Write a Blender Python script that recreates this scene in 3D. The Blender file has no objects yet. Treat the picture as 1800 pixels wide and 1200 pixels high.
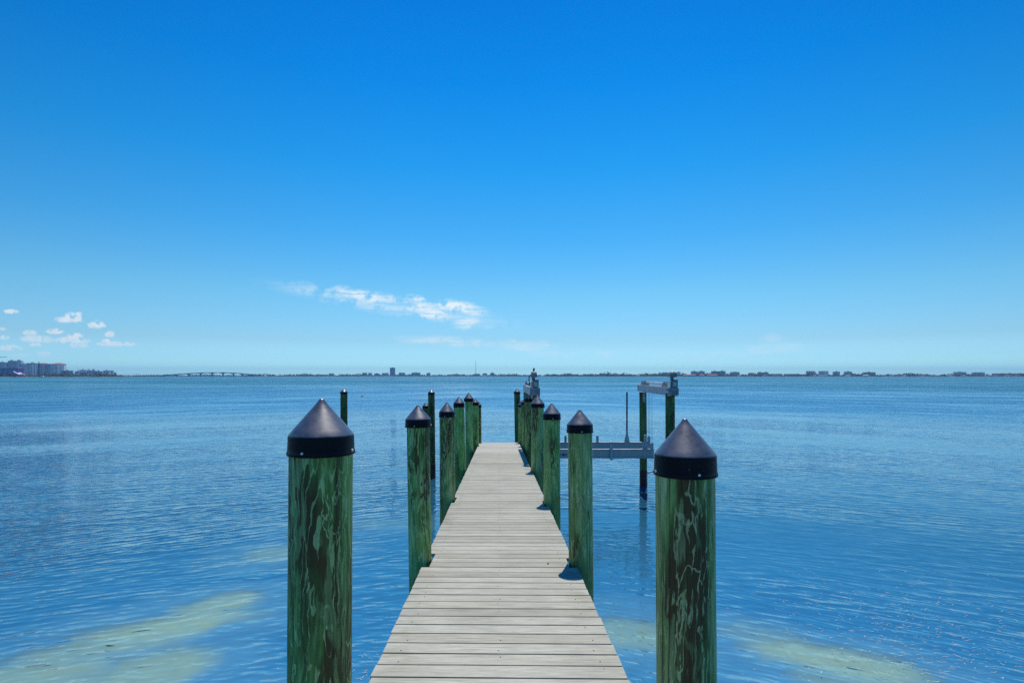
import bpy, math, random
from mathutils import Vector, Matrix
R = math.radians
random.seed(7)
scene = bpy.context.scene
COL = scene.collection
EYE = 3.4                      # eye height above the water (z = 0)
DECK_S, DECK_H, DECK_W = 0.043, 1.506, 1.40
DECK_END = 20.15

def P(px, py, d):
    """a point at distance d seen at (px, py) of an 1800 x 1200 frame, metres"""
    return Vector(((px - 900) / 1000 * d, d, EYE - (py - 660) / 1000 * d))
def deck_z(y): return EYE - DECK_H - DECK_S * y
def deck_cx(y): return -0.0225 * y

# ------------------------------------------------------------------ builders
class MB:
    def __init__(s): s.v, s.f, s.mi = [], [], []
    def add(s, vs, fs, mi=0):
        o = len(s.v); s.v += [tuple(v) for v in vs]
        s.f += [tuple(i + o for i in f) for f in fs]; s.mi += [mi] * len(fs)
    def box(s, c, size, rot=None, mi=0):
        x, y, z = (k / 2 for k in size); c = Vector(c)
        vs = [Vector((a, b, e)) for e in (-z, z) for a, b in ((-x, -y), (x, -y), (x, y), (-x, y))]
        if rot is not None: vs = [rot @ v for v in vs]
        s.add([c + v for v in vs], [(3, 2, 1, 0), (4, 5, 6, 7), (0, 1, 5, 4), (1, 2, 6, 5), (2, 3, 7, 6), (3, 0, 4, 7)], mi)
    def bbox(s, x0, x1, y0, y1, z0, z1, mi=0):
        s.box(((x0 + x1) / 2, (y0 + y1) / 2, (z0 + z1) / 2), (x1 - x0, y1 - y0, z1 - z0), None, mi)
    def prism(s, pts, axis_pts, mi=0):
        """pts: profile as list of Vectors; extruded along vector axis_pts"""
        n = len(pts); a = Vector(axis_pts)
        s.add(list(pts) + [p + a for p in pts],
              [tuple(range(n))[::-1], tuple(range(n, 2 * n))] + [(i, (i + 1) % n, n + (i + 1) % n, n + i) for i in range(n)], mi)
    def tube(s, pts, r, n=10, mi=0, caps=True):
        pts = [Vector(p) for p in pts]; rs = r if isinstance(r, (list, tuple)) else [r] * len(pts)
        o = []
        for i, p in enumerate(pts):
            t = (pts[min(i + 1, len(pts) - 1)] - pts[max(i - 1, 0)]).normalized()
            u = t.cross(Vector((0, 0, 1)) if abs(t.z) < .9 else Vector((1, 0, 0))).normalized(); w = t.cross(u)
            o += [p + rs[i] * (math.cos(2 * math.pi * k / n) * u + math.sin(2 * math.pi * k / n) * w) for k in range(n)]
        fs = [(i * n + k, i * n + (k + 1) % n, (i + 1) * n + (k + 1) % n, (i + 1) * n + k) for i in range(len(pts) - 1) for k in range(n)]
        if caps: fs += [tuple(range(n))[::-1], tuple(range((len(pts) - 1) * n, len(pts) * n))]
        s.add(o, fs, mi)
    def lathe(s, prof, n=48, wob=None, mi=0):
        """prof: (r, z) list, bottom to top; wob(angle, z) scales the radius"""
        o = []
        for r, z in prof:
            for k in range(n):
                a = 2 * math.pi * k / n; q = r * (wob(a, z) if wob else 1)
                o.append((q * math.cos(a), q * math.sin(a), z))
        fs = [(i * n + k, i * n + (k + 1) % n, (i + 1) * n + (k + 1) % n, (i + 1) * n + k) for i in range(len(prof) - 1) for k in range(n)]
        fs += [tuple(range(n))[::-1], tuple(range((len(prof) - 1) * n, len(prof) * n))]
        s.add(o, fs, mi)
    def ball(s, c, r, n=12, sz=1.0, mi=0):
        m = n // 2; c = Vector(c); o = [c + Vector((0, 0, -r * sz))]; fs = []
        for i in range(1, m):
            t = -math.pi / 2 + math.pi * i / m
            o += [c + Vector((r * math.cos(t) * math.cos(2 * math.pi * k / n), r * math.cos(t) * math.sin(2 * math.pi * k / n), r * sz * math.sin(t))) for k in range(n)]
        o.append(c + Vector((0, 0, r * sz))); L = len(o) - 1
        for k in range(n):
            fs.append((0, 1 + (k + 1) % n, 1 + k)); fs.append((L, L - n + k, L - n + (k + 1) % n))
            for i in range(m - 2): a = 1 + i * n; fs.append((a + k, a + (k + 1) % n, a + n + (k + 1) % n, a + n + k))
        s.add(o, fs, mi)
    def mesh(s, name, mats, smooth=False, bevel=0):
        me = bpy.data.meshes.new(name); me.from_pydata(s.v, [], s.f)
        for m in (mats if isinstance(mats, (list, tuple)) else [mats]): me.materials.append(m)
        me.polygons.foreach_set('material_index', s.mi)
        if smooth: me.polygons.foreach_set('use_smooth', [True] * len(me.polygons))
        me.update(); return me
    def build(s, name, mats, parent=None, smooth=False, angle=None, bevel=0):
        me = s.mesh(name, mats, smooth or angle is not None)
        if angle is not None: me.set_sharp_from_angle(angle=R(angle))
        o = bpy.data.objects.new(name, me); COL.objects.link(o)
        if parent: o.parent = parent
        if bevel:
            b = o.modifiers.new('bevel', 'BEVEL'); b.width = bevel; b.segments = 2; b.limit_method = 'ANGLE'; b.angle_limit = R(40)
        return o

def tag(o, label=None, cat=None, group=None, kind=None):
    if label: o['label'] = label
    if cat: o['category'] = cat
    if group: o['group'] = group
    if kind: o['kind'] = kind
    return o
def empty(name, loc, label, cat, group=None):
    o = bpy.data.objects.new(name, None); COL.objects.link(o); o.location = loc
    o.empty_display_size = .2
    return tag(o, label, cat, group)
def copy_tree(o, parent=None):
    c = o.copy(); COL.objects.link(c); c.parent = parent
    for ch in [k for k in bpy.data.objects if k.parent == o]: copy_tree(ch, c)
    return c

# ------------------------------------------------------------------ node helper
class N:
    def __init__(s, name, world=False):
        if world: s.nt = world.node_tree
        else:
            s.m = bpy.data.materials.new(name); s.m.use_nodes = True; s.nt = s.m.node_tree; s.nt.nodes.clear()
            s.out = s.nt.nodes.new('ShaderNodeOutputMaterial')
    def n(s, typ, ins=None, **kw):
        nd = s.nt.nodes.new('ShaderNode' + typ)
        for k, v in kw.items(): setattr(nd, k, v)
        for k, v in (ins or {}).items():
            i = nd.inputs[k]
            if isinstance(v, bpy.types.NodeSocket): s.nt.links.new(v, i)
            elif v is not None: i.default_value = v
        return nd
    def link(s, a, b): s.nt.links.new(a, b)
    def math(s, op, a, b=None, c=None, clamp=False):
        nd = s.n('Math', {0: a, 1: b, 2: c}, operation=op); nd.use_clamp = clamp; return nd.outputs[0]
    def vmath(s, op, a, b=None, scale=None):
        nd = s.n('VectorMath', {0: a, 1: b}, operation=op)
        if scale is not None:
            if isinstance(scale, bpy.types.NodeSocket): s.link(scale, nd.inputs['Scale'])
            else: nd.inputs['Scale'].default_value = scale
        return nd.outputs['Value'] if op in ('DOT_PRODUCT', 'LENGTH', 'DISTANCE') else nd.outputs['Vector']
    def mix(s, f, a, b, blend='MIX'):
        nd = s.n('Mix', data_type='RGBA', blend_type=blend)
        for i, v in ((0, f), (6, a), (7, b)):
            if isinstance(v, bpy.types.NodeSocket): s.link(v, nd.inputs[i])
            else: nd.inputs[i].default_value = (*v, 1) if isinstance(v, (tuple, list)) and len(v) == 3 else v
        return nd.outputs[2]
    def ramp(s, f, stops, interp='LINEAR'):
        nd = s.n('ValToRGB', {0: f}); r = nd.color_ramp; r.interpolation = interp
        while len(r.elements) < len(stops): r.elements.new(.5)
        for e, (p, c) in zip(r.elements, stops):
            e.position = p; e.color = (*c, 1) if isinstance(c, (tuple, list)) else (c, c, c, 1)
        return nd.outputs[0]
    def smooth(s, v, a, b, lo=0.0, hi=1.0):
        return s.n('MapRange', {0: v, 1: a, 2: b, 3: lo, 4: hi}, interpolation_type='SMOOTHSTEP').outputs[0]
    def lin(s, v, a, b, lo=0.0, hi=1.0):
        return s.n('MapRange', {0: v, 1: a, 2: b, 3: lo, 4: hi}).outputs[0]
    def noise(s, vec, scale, detail=2, rough=.5, dist=0.0, dim='3D'):
        return s.n('TexNoise', {'Vector': vec, 'Scale': scale, 'Detail': detail, 'Roughness': rough, 'Distortion': dist}, noise_dimensions=dim)
    def scaled(s, vec, sc): return s.vmath('MULTIPLY', vec, sc)
    def xyz(s, vec): return s.n('SeparateXYZ', {0: vec}).outputs
    def comb(s, x, y, z=0.0): return s.n('CombineXYZ', {0: x, 1: y, 2: z}).outputs[0]
    def bump(s, h, strength=1.0, dist=1.0):
        return s.n('Bump', {'Height': h, 'Strength': strength, 'Distance': dist}).outputs[0]
    def principled(s, color, rough=.6, normal=None, metal=0.0, spec=.5, ior=1.5):
        nd = s.n('BsdfPrincipled', {'Base Color': (*color, 1) if isinstance(color, (tuple, list)) else color, 'Roughness': rough, 'Metallic': metal, 'Specular IOR Level': spec, 'Normal': normal, 'IOR': ior})
        s.link(nd.outputs[0], s.out.inputs[0]); return s.m
    def obj_vec(s, randomise=True):
        v = s.n('TexCoord').outputs['Object']
        if randomise:
            oi = s.n('ObjectInfo'); r = s.math('ADD', oi.outputs['Random'], s.math('MULTIPLY', oi.outputs['Object Index'], .317))
            v = s.vmath('ADD', v, s.comb(s.math('MULTIPLY', r, 37.0), s.math('MULTIPLY', r, 91.0), s.math('MULTIPLY', r, 53.0)))
        return v

# ------------------------------------------------------------------ world: sky and clouds
SUN_EL, SUN_AZ = 71, 15
w = bpy.data.worlds.new('World'); scene.world = w; w.use_nodes = True
def build_world():
    k = N('', world=w); nt = k.nt; bg = nt.nodes['Background']
    sky = k.n('TexSky', sky_type='NISHITA'); sky.sun_disc = False
    sky.sun_elevation = R(SUN_EL); sky.sun_rotation = R(SUN_AZ)
    sky.air_density = 1; sky.dust_density = .3; sky.ozone_density = 2
    d = k.n('TexCoord').outputs['Generated']; x, y, z = k.xyz(d)
    hor = k.math('SQRT', k.math('ADD', k.math('MULTIPLY', x, x), k.math('MULTIPLY', y, y)))
    el = k.math('DIVIDE', z, k.math('MAXIMUM', hor, .05))
    f = k.ramp(el, [(0.0, SKYT[0]), (.03, SKYT[1]), (.06, SKYT[2]), (.14, SKYT[3]), (.24, SKYT[4]), (.36, SKYT[5]), (.51, SKYT[6]), (.66, SKYT[7]), (1.0, SKYT[8])])
    c = k.mix(1.0, sky.outputs[0], k.vmath('SCALE', f, scale=3.0), 'MULTIPLY')
    # clear, polarised air: a little deeper away from the sun's azimuth, and more so higher up
    ca = k.math('DIVIDE', y, k.math('MAXIMUM', hor, .05))
    pol = k.lin(k.math('ABSOLUTE', ca), .70, .98, .80, 1.0)
    pol = k.math('ADD', 1.0, k.math('MULTIPLY', k.math('SUBTRACT', pol, 1.0), k.lin(el, 0, .5, .45, 1.0)))
    c = k.vmath('SCALE', c, scale=pol)
    # clouds, in tangent coordinates of the direction (1000 units = 45 degrees)
    iy = k.math('MAXIMUM', y, .05)
    u = k.math('MULTIPLY', k.math('DIVIDE', x, iy), 1000.0); v = k.math('MULTIPLY', k.math('DIVIDE', z, iy), 1000.0)
    uv = k.comb(u, v)
    n1 = k.noise(uv, .05, 5, .6); n2 = k.noise(uv, .02, 4, .6)
    warp = k.vmath('SCALE', k.vmath('SUBTRACT', n1.outputs['Color'], (.5, .5, .5)), scale=6.0)
    warp2 = k.vmath('SCALE', k.vmath('SUBTRACT', n2.outputs['Color'], (.5, .5, .5)), scale=6.0)
    def ellipse(vec, cx, cy, rx, ry, ang=0.0):
        mp = k.n('Mapping', {'Vector': vec, 'Location': (cx - 900, 660 - cy, 0), 'Rotation': (0, 0, R(-ang)), 'Scale': (rx, ry, 1)}, vector_type='TEXTURE')
        return k.n('TexGradient', {0: mp.outputs[0]}, gradient_type='SPHERICAL').outputs[0]
    # fair-weather cumulus over the left shore: flat bases, heaped tops
    cv = k.vmath('ADD', uv, warp); tot = None
    CUM = [(19, 548, 15, 5, 1), (124, 556, 11, 8, 1), (122, 562, 26, 7, 1), (138, 558, 10, 10, 1), (171, 572, 20, 7, 1), (172, 569, 10, 7, 1), (97, 583, 17, 6, 1), (132, 593, 16, 8, 1),
           (126, 599, 34, 7, .9), (193, 588, 10, 6, 1), (205, 605, 40, 5, .8), (186, 599, 8, 4, 1), (62, 596, 30, 8, .75), (52, 585, 14, 5, .8), (18, 612, 24, 6, .8), (8, 594, 9, 5, .7), (138, 607, 20, 6, .6),
           (62, 606, 12, 4, .7), (78, 622, 14, 5, .5), (4, 579, 8, 4, .6), (78, 598, 22, 6, .6), (36, 625, 16, 4, .35)]
    for cx, cy, rx, ry, a in CUM:
        e = k.math('MULTIPLY', k.math('MULTIPLY', k.smooth(ellipse(cv, cx, cy, rx * 1.2, ry * 1.35), .03, .48), a * .9),
                   k.smooth(v, 660 - cy - ry * 1.1, 660 - cy - ry * .2))
        tot = e if tot is None else k.math('MAXIMUM', tot, e)
    # cirrus streaks: fibres running down to the right
    cw = k.vmath('ADD', uv, warp2); ci = None
    fib = k.n('Mapping', {'Vector': cw, 'Rotation': (0, 0, R(17)), 'Scale': (.011, .15, 1)}).outputs[0]
    fn = k.noise(fib, 1.0, 6, .62).outputs[0]
    CIR = [(690, 535, 170, 15, 9.5, .6), (612, 520, 52, 6, 9, .5), (790, 556, 75, 9, 14, .4), (632, 519, 46, 10, 12, 1.1), (665, 526, 50, 9, 16, .75), (720, 527, 42, 8, 7, 1.1), (745, 545, 48, 12, 13, 1.1), (805, 541, 42, 11, 9, 1.25), (823, 567, 22, 10, -8, .9),
           (690, 535, 60, 12, 15, .55), (780, 553, 30, 8, 20, .55), (790, 600, 80, 8, 3, .5), (925, 607, 46, 10, 4, .55), (1050, 624, 40, 7, 0, .3), (1360, 612, 60, 9, -3, .32), (975, 622, 50, 8, 3, .22), (1360, 594, 22, 7, 0, .3), (1240, 625, 90, 9, 0, .2)]
    for cx, cy, rx, ry, ang, a in CIR:
        e = k.math('MULTIPLY', k.smooth(ellipse(cw, cx, cy, rx * 1.6, ry * 1.6, ang), 0.0, .75), a)
        ci = e if ci is None else k.math('MAXIMUM', ci, e)
    ci = k.math('MULTIPLY', ci, k.smooth(fn, .30, .62, .20, 1.0))
    front = k.smooth(y, .05, .15)
    grad = k.smooth(k.noise(uv, .09, 3, .5).outputs[0], .35, .65, .90, 1.0)
    c = k.mix(k.math('MULTIPLY', k.math('MULTIPLY', ci, .95), front), c, (8.2, 9.3, 9.9))
    cum = k.vmath('SCALE', k.comb(7.6, 8.8, 9.6), scale=grad)
    c = k.mix(k.math('MULTIPLY', tot, front), c, cum)
    k.link(c, bg.inputs[0]); bg.inputs[1].default_value = .1
SKYT = [(0.31, 0.60, 0.80), (0.235, 0.425, 0.61), (0.21, 0.35, 0.467), (0.167, 0.369, 0.451), (0.084, 0.350, 0.492), (0.028, 0.332, 0.52), (0.006, 0.286, 0.53), (0.003, 0.242, 0.496), (0.007, 0.2, 0.47)]
build_world()

sun = bpy.data.lights.new('sun', 'SUN'); so = bpy.data.objects.new('sun', sun); COL.objects.link(so)
sun.energy = 4.4; sun.angle = R(.53); sun.color = (1, .95, .86)
sd = Vector((math.sin(R(SUN_AZ)) * math.cos(R(SUN_EL)), math.cos(R(SUN_AZ)) * math.cos(R(SUN_EL)), math.sin(R(SUN_EL))))
so.rotation_euler = sd.to_track_quat('Z', 'Y').to_euler()

# ------------------------------------------------------------------ materials
def mat_pile(tone=1.0, name='green_treated_wood'):
    k = N(name); v = k.obj_vec(); rnd = k.n('ObjectInfo').outputs['Random']
    g = k.n('NewGeometry').outputs['Position']
    s1 = k.scaled(v, (1, 1, .22)); s2 = k.scaled(v, (1, 1, .06))
    broad = k.noise(s1, 7.5, 4, .6, .8).outputs[0]
    fine = k.noise(s2, 75.0, 3, .6).outputs[0]
    wob = k.vmath('SCALE', k.vmath('SUBTRACT', k.noise(k.scaled(v, (1, 1, .5)), 16.0, 3, .55).outputs['Color'], (.5, .5, .5)), scale=.035)
    vv = k.vmath('ADD', v, wob)
    rings = k.noise(k.scaled(vv, (1, 1, .12)), 5.6, 3, .5, .5).outputs[0]
    saw = k.math('FRACT', k.math('MULTIPLY', rings, 17.0))
    band = k.math('ABSOLUTE', k.math('SUBTRACT', saw, .5))                    # growth lines cut by the peeling knife
    wid = k.lin(k.noise(k.scaled(vv, (1, 1, .4)), 11.0, 2, .5).outputs[0], .40, .68, .02, .20)
    line = k.smooth(k.math('SUBTRACT', band, wid), .035, -.02)
    patch = k.smooth(k.noise(k.scaled(vv, (1, 1, .32)), 7.0, 3, .6, .6).outputs[0], .44, .49)
    side = k.smooth(k.noise(k.scaled(v, (1, 1, .10)), 4.5, 2, .5).outputs[0], .40, .60)   # some faces weathered paler than others
    col = k.ramp(k.math('ADD', k.math('MULTIPLY', broad, .7), k.math('MULTIPLY', side, .22)), [(.330, (.050, .036, .008)), (.378, (.060, .100, .022)), (.415, (.100, .220, .048)), (.475, (.165, .350, .085)), (.54, (.20, .39, .11)), (.61, (.33, .51, .20))])
    col = k.mix(k.math('MULTIPLY', line, k.math('MULTIPLY', patch, .66)), col, (.44, .64, .27))
    flame = k.math('MULTIPLY', k.smooth(saw, .0, .9), k.math('SUBTRACT', 1.0, patch))
    col = k.mix(k.math('MULTIPLY', flame, .35), col, (.040, .060, .018))
    edge = k.smooth(k.math('ABSOLUTE', k.math('SUBTRACT', k.noise(k.scaled(vv, (1, 1, .19)), 9.0, 4, .6, .6).outputs[0], .5)), .015, .006)
    col = k.mix(k.math('MULTIPLY', edge, .65), col, (.46, .62, .26))
    mott = k.smooth(k.noise(k.scaled(vv, (1, 1, .16)), 15.0, 3, .6, .7).outputs[0], .535, .60)
    col = k.mix(k.math('MULTIPLY', mott, .5), col, (.26, .44, .16))
    col = k.mix(k.lin(fine, .4, .7, 0, .6), col, (.028, .045, .014))
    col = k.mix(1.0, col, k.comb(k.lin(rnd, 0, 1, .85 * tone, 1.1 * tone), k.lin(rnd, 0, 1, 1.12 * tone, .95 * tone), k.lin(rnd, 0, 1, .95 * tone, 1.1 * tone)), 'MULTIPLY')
    crack = k.smooth(k.math('ABSOLUTE', k.math('SUBTRACT', k.noise(k.scaled(v, (1, 1, .035)), 9.0, 1, .4).outputs[0], .5)), .004, .001)
    col = k.mix(k.math('MULTIPLY', crack, .8), col, (.006, .008, .005))
    # algae where the deck boards meet the post, and drying cracks
    oz = k.xyz(k.n('TexCoord').outputs['Object'])
    al = k.math('MULTIPLY', k.smooth(k.math('ADD', oz[2], k.math('MULTIPLY', broad, .35)), .38, .14), k.smooth(k.noise(s1, 9.0, 2).outputs[0], .38, .58))
    col = k.mix(k.math('MULTIPLY', al, .6), col, (.21, .19, .04))
    pz = k.xyz(g)[2]
    wet = k.smooth(k.math('ADD', pz, k.math('MULTIPLY', broad, .25)), .55, .35)
    col = k.mix(wet, col, (.008, .010, .009))
    h = k.math('ADD', k.math('MULTIPLY', fine, .6), k.math('ADD', k.math('MULTIPLY', line, .25), k.math('MULTIPLY', crack, -1.2)))
    return k.principled(col, k.lin(fine, .3, .7, .55, .8), k.bump(h, .9, .0025), spec=.35)
def mat_cap():
    k = N('black_plastic'); v = k.obj_vec()
    a = k.noise(v, 14.0, 4, .6).outputs[0]; b = k.noise(k.scaled(v, (1, 1, 6)), 40.0, 3, .6).outputs[0]
    z = k.xyz(k.n('NewGeometry').outputs['Normal'])[2]
    dust = k.math('MULTIPLY', k.smooth(z, .2, .6), k.lin(a, .3, .7, .35, 1.0))   # chalk settles where the plastic faces up
    col = k.mix(k.math('MULTIPLY', dust, .9), (.0035, .004, .008), (.068, .067, .074))
    spot = k.smooth(k.noise(v, 120.0, 2, .5).outputs[0], .70, .78)
    col = k.mix(k.math('MULTIPLY', spot, .25), col, (.30, .29, .27))
    return k.principled(col, k.lin(k.math('ADD', a, k.math('MULTIPLY', b, .5)), .5, 1.0, .34, .46), k.bump(k.math('ADD', a, k.math('MULTIPLY', b, .1)), .15, .006), spec=k.lin(dust, 0, .6, .05, 1.0), ior=1.85)
def mat_deck():
    k = N('weathered_composite_boards'); v = k.n('TexCoord').outputs['Object']; x, y, z = k.xyz(v)
    at = k.n('Attribute', attribute_name='board').outputs['Fac']
    off = k.math('MULTIPLY', at, 61.0); q = k.comb(k.math('ADD', x, off), y, k.math('ADD', z, off))
    st = k.noise(k.scaled(q, (1.2, 26, 26)), 3.2, 5, .65).outputs[0]
    fi = k.noise(k.scaled(q, (3, 60, 60)), 4.0, 3, .6).outputs[0]
    bl = k.noise(v, 1.7, 4, .6).outputs[0]; sp = k.noise(q, 55.0, 2, .5).outputs[0]
    gr = k.noise(v, 240.0, 2, .6).outputs[0]
    col = k.ramp(st, [(.25, (.215, .210, .160)), (.42, (.365, .357, .285)), (.58, (.462, .453, .372)), (.75, (.57, .56, .48))])
    col = k.mix(1.0, col, k.ramp(at, [(0, (.74, .735, .71)), (.5, (.96, .95, .92)), (1, (1.0, 1.0, 1.0))]), 'MULTIPLY')
    col = k.mix(k.lin(bl, .48, .75, 0, .42), col, (.235, .215, .170))
    col = k.mix(k.lin(fi, .48, .72, 0, .5), col, (.19, .18, .155))
    col = k.mix(k.smooth(gr, .62, .75, 0, .5), col, (.12, .115, .10))
    col = k.mix(k.smooth(gr, .36, .25, 0, .35), col, (.62, .61, .58))
    col = k.mix(k.math('MULTIPLY', k.smooth(sp, .72, .80), .6), col, (.09, .085, .075))
    col = k.mix(k.math('MULTIPLY', k.smooth(k.math('ABSOLUTE', k.math('ADD', x, k.math('MULTIPLY', y, .0225))), .42, .70), k.smooth(k.noise(v, 2.6, 3, .6).outputs[0], .50, .66, 0, .45)), col, (.20, .20, .12))
    # the last landing is newer, paler boarding
    col = k.mix(k.smooth(y, 16.4, 16.5, 0, .35), col, (.52, .50, .45))
    return k.principled(col, .78, k.bump(k.math('ADD', st, k.math('MULTIPLY', gr, .4)), .5, .003), spec=.25)
def mat_plain(name, c, rough=.6, metal=0.0, var=.25, scale=3.0, spec=.4):
    k = N(name); v = k.obj_vec()
    f = k.noise(v, scale, 4, .6).outputs[0]
    col = k.mix(k.lin(f, .3, .7, 0, 1), tuple(q * (1 - var) for q in c), tuple(min(1, q * (1 + var)) for q in c))
    return k.principled(col, rough, None, metal, spec)
def mat_alu():
    k = N('weathered_aluminium'); v = k.obj_vec()
    f = k.noise(v, 7.0, 4, .6).outputs[0]; s = k.noise(k.scaled(v, (14, 14, .8)), 2.0, 3, .6).outputs[0]
    col = k.ramp(f, [(.3, (.34, .35, .36)), (.6, (.46, .47, .48)), (.75, (.56, .57, .58))])
    col = k.mix(k.smooth(s, .55, .75, 0, .4), col, (.22, .24, .26))
    return k.principled(col, k.lin(f, .3, .7, .45, .65), k.bump(f, .2, .002), metal=.1)
M = {}
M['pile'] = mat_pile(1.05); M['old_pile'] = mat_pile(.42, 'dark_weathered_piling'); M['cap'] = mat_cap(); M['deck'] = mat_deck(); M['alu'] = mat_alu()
M['steel'] = mat_plain('galvanised_steel', (.55, .55, .54), .35, .7)
M['screw'] = mat_plain('bright_screw', (.72, .70, .66), .3, .3)
M['dark'] = mat_plain('dark_paint', (.02, .022, .03), .5)
M['wrap'] = mat_plain('black_wrap', (.006, .006, .009), .6, var=.4)
M['motor'] = mat_plain('grey_motor_paint', (.20, .22, .25), .5, .2, .35, 9)
M['motorlid'] = mat_plain('dirty_white_cover', (.50, .48, .44), .5, 0, .3, 14)
M['plate'] = mat_plain('grey_plate', (.20, .22, .25), .6, .1, .35, 8)
M['joist'] = mat_plain('treated_joist', (.13, .12, .075), .8, 0, .35, 5)
M['ink'] = mat_plain('dark_lettering', (.006, .006, .02), .6)
M['pole'] = mat_plain('dark_blue_pole', (.012, .014, .05), .4)
M['cable'] = mat_plain('steel_cable', (.25, .25, .27), .45, .6)

# ------------------------------------------------------------------ water and seabed
def at_depth(px, py, dep):
    d = (EYE + dep) * 1000 / (py - 660); return ((px - 900) / 1000 * d, d)
BED = -0.05
def sand_mask(k, v, dep, grow=1.0):
    wv = k.vmath('ADD', v, k.vmath('SCALE', k.vmath('SUBTRACT', k.noise(k.scaled(v, (1, 1, 0)), .55, 4, .6).outputs['Color'], (.5, .5, .5)), scale=1.3))
    tot = None
    # bare sand bars: centre, half length, half width in metres and heading
    for px, py, a, b, ang, s in SAND:
        x, y = at_depth(px, py, dep)
        mp = k.n('Mapping', {'Vector': wv, 'Location': (x, y, -dep), 'Rotation': (0, 0, R(ang)), 'Scale': (a * 1.35 * grow, b * 1.3 * grow, 30)}, vector_type='TEXTURE')
        e = k.math('MULTIPLY', k.smooth(k.n('TexGradient', {0: mp.outputs[0]}, gradient_type='SPHERICAL').outputs[0], .0, .75), s)
        tot = e if tot is None else k.math('MAXIMUM', tot, e)
    return tot
def mat_seabed():
    k = N('sand_and_seagrass'); v = k.n('NewGeometry').outputs['Position']
    tot = k.math('POWER', sand_mask(k, v, -BED, 1.25), .4)
    far = k.smooth(k.noise(k.scaled(v, (.03, .07, 0)), 1.0, 4, .6).outputs[0], .58, .75, 0, .25)
    tot = k.math('MAXIMUM', tot, far)
    gn = k.noise(v, 2.2, 5, .65).outputs[0]
    grass = k.ramp(gn, [(.3, (.008, .018, .02)), (.7, (.03, .05, .04))])
    sand = k.ramp(k.noise(v, 4.0, 5, .6).outputs[0], [(.3, (.52, .53, .42)), (.7, (.62, .63, .52))])
    return k.principled(k.mix(tot, grass, sand), .9, spec=.1)
SAND = [(40, 1185, 1.4, .55, 12, .95), (150, 1205, 1.3, .5, 14, .9), (180, 1135, 1.5, .55, 18, .9), (300, 1095, 1.5, .70, 20, 1), (385, 1058, .9, .55, 20, .95), (265, 1180, 1.0, .9, 40, .95), (255, 1082, .5, .28, -20, .55), (500, 972, 1.1, .8, 15, .8), (660, 922, 1.9, .7, 10, .6),
        (1340, 1110, .9, .42, -22, .7), (1450, 1150, 1.2, .65, -24, 1), (1570, 1195, 1.0, .45, -20, .85), (1500, 1200, 1.0, .5, -10, .8), (1100, 1110, 1.2, .9, -10, .9), (1150, 1085, 1.0, .5, -15, .35), (60, 1260, 1.3, .8, 10, .9), (350, 1290, 1.2, .8, 20, .8), (1650, 1300, 1.4, .7, -20, .8)]
bed = MB(); bed.add([(-7000, -400, BED), (7000, -400, BED), (7000, 6500, BED), (-7000, 6500, BED)], [(0, 1, 2, 3)])
tag(bed.build('seabed', mat_seabed()), kind='structure')

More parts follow.
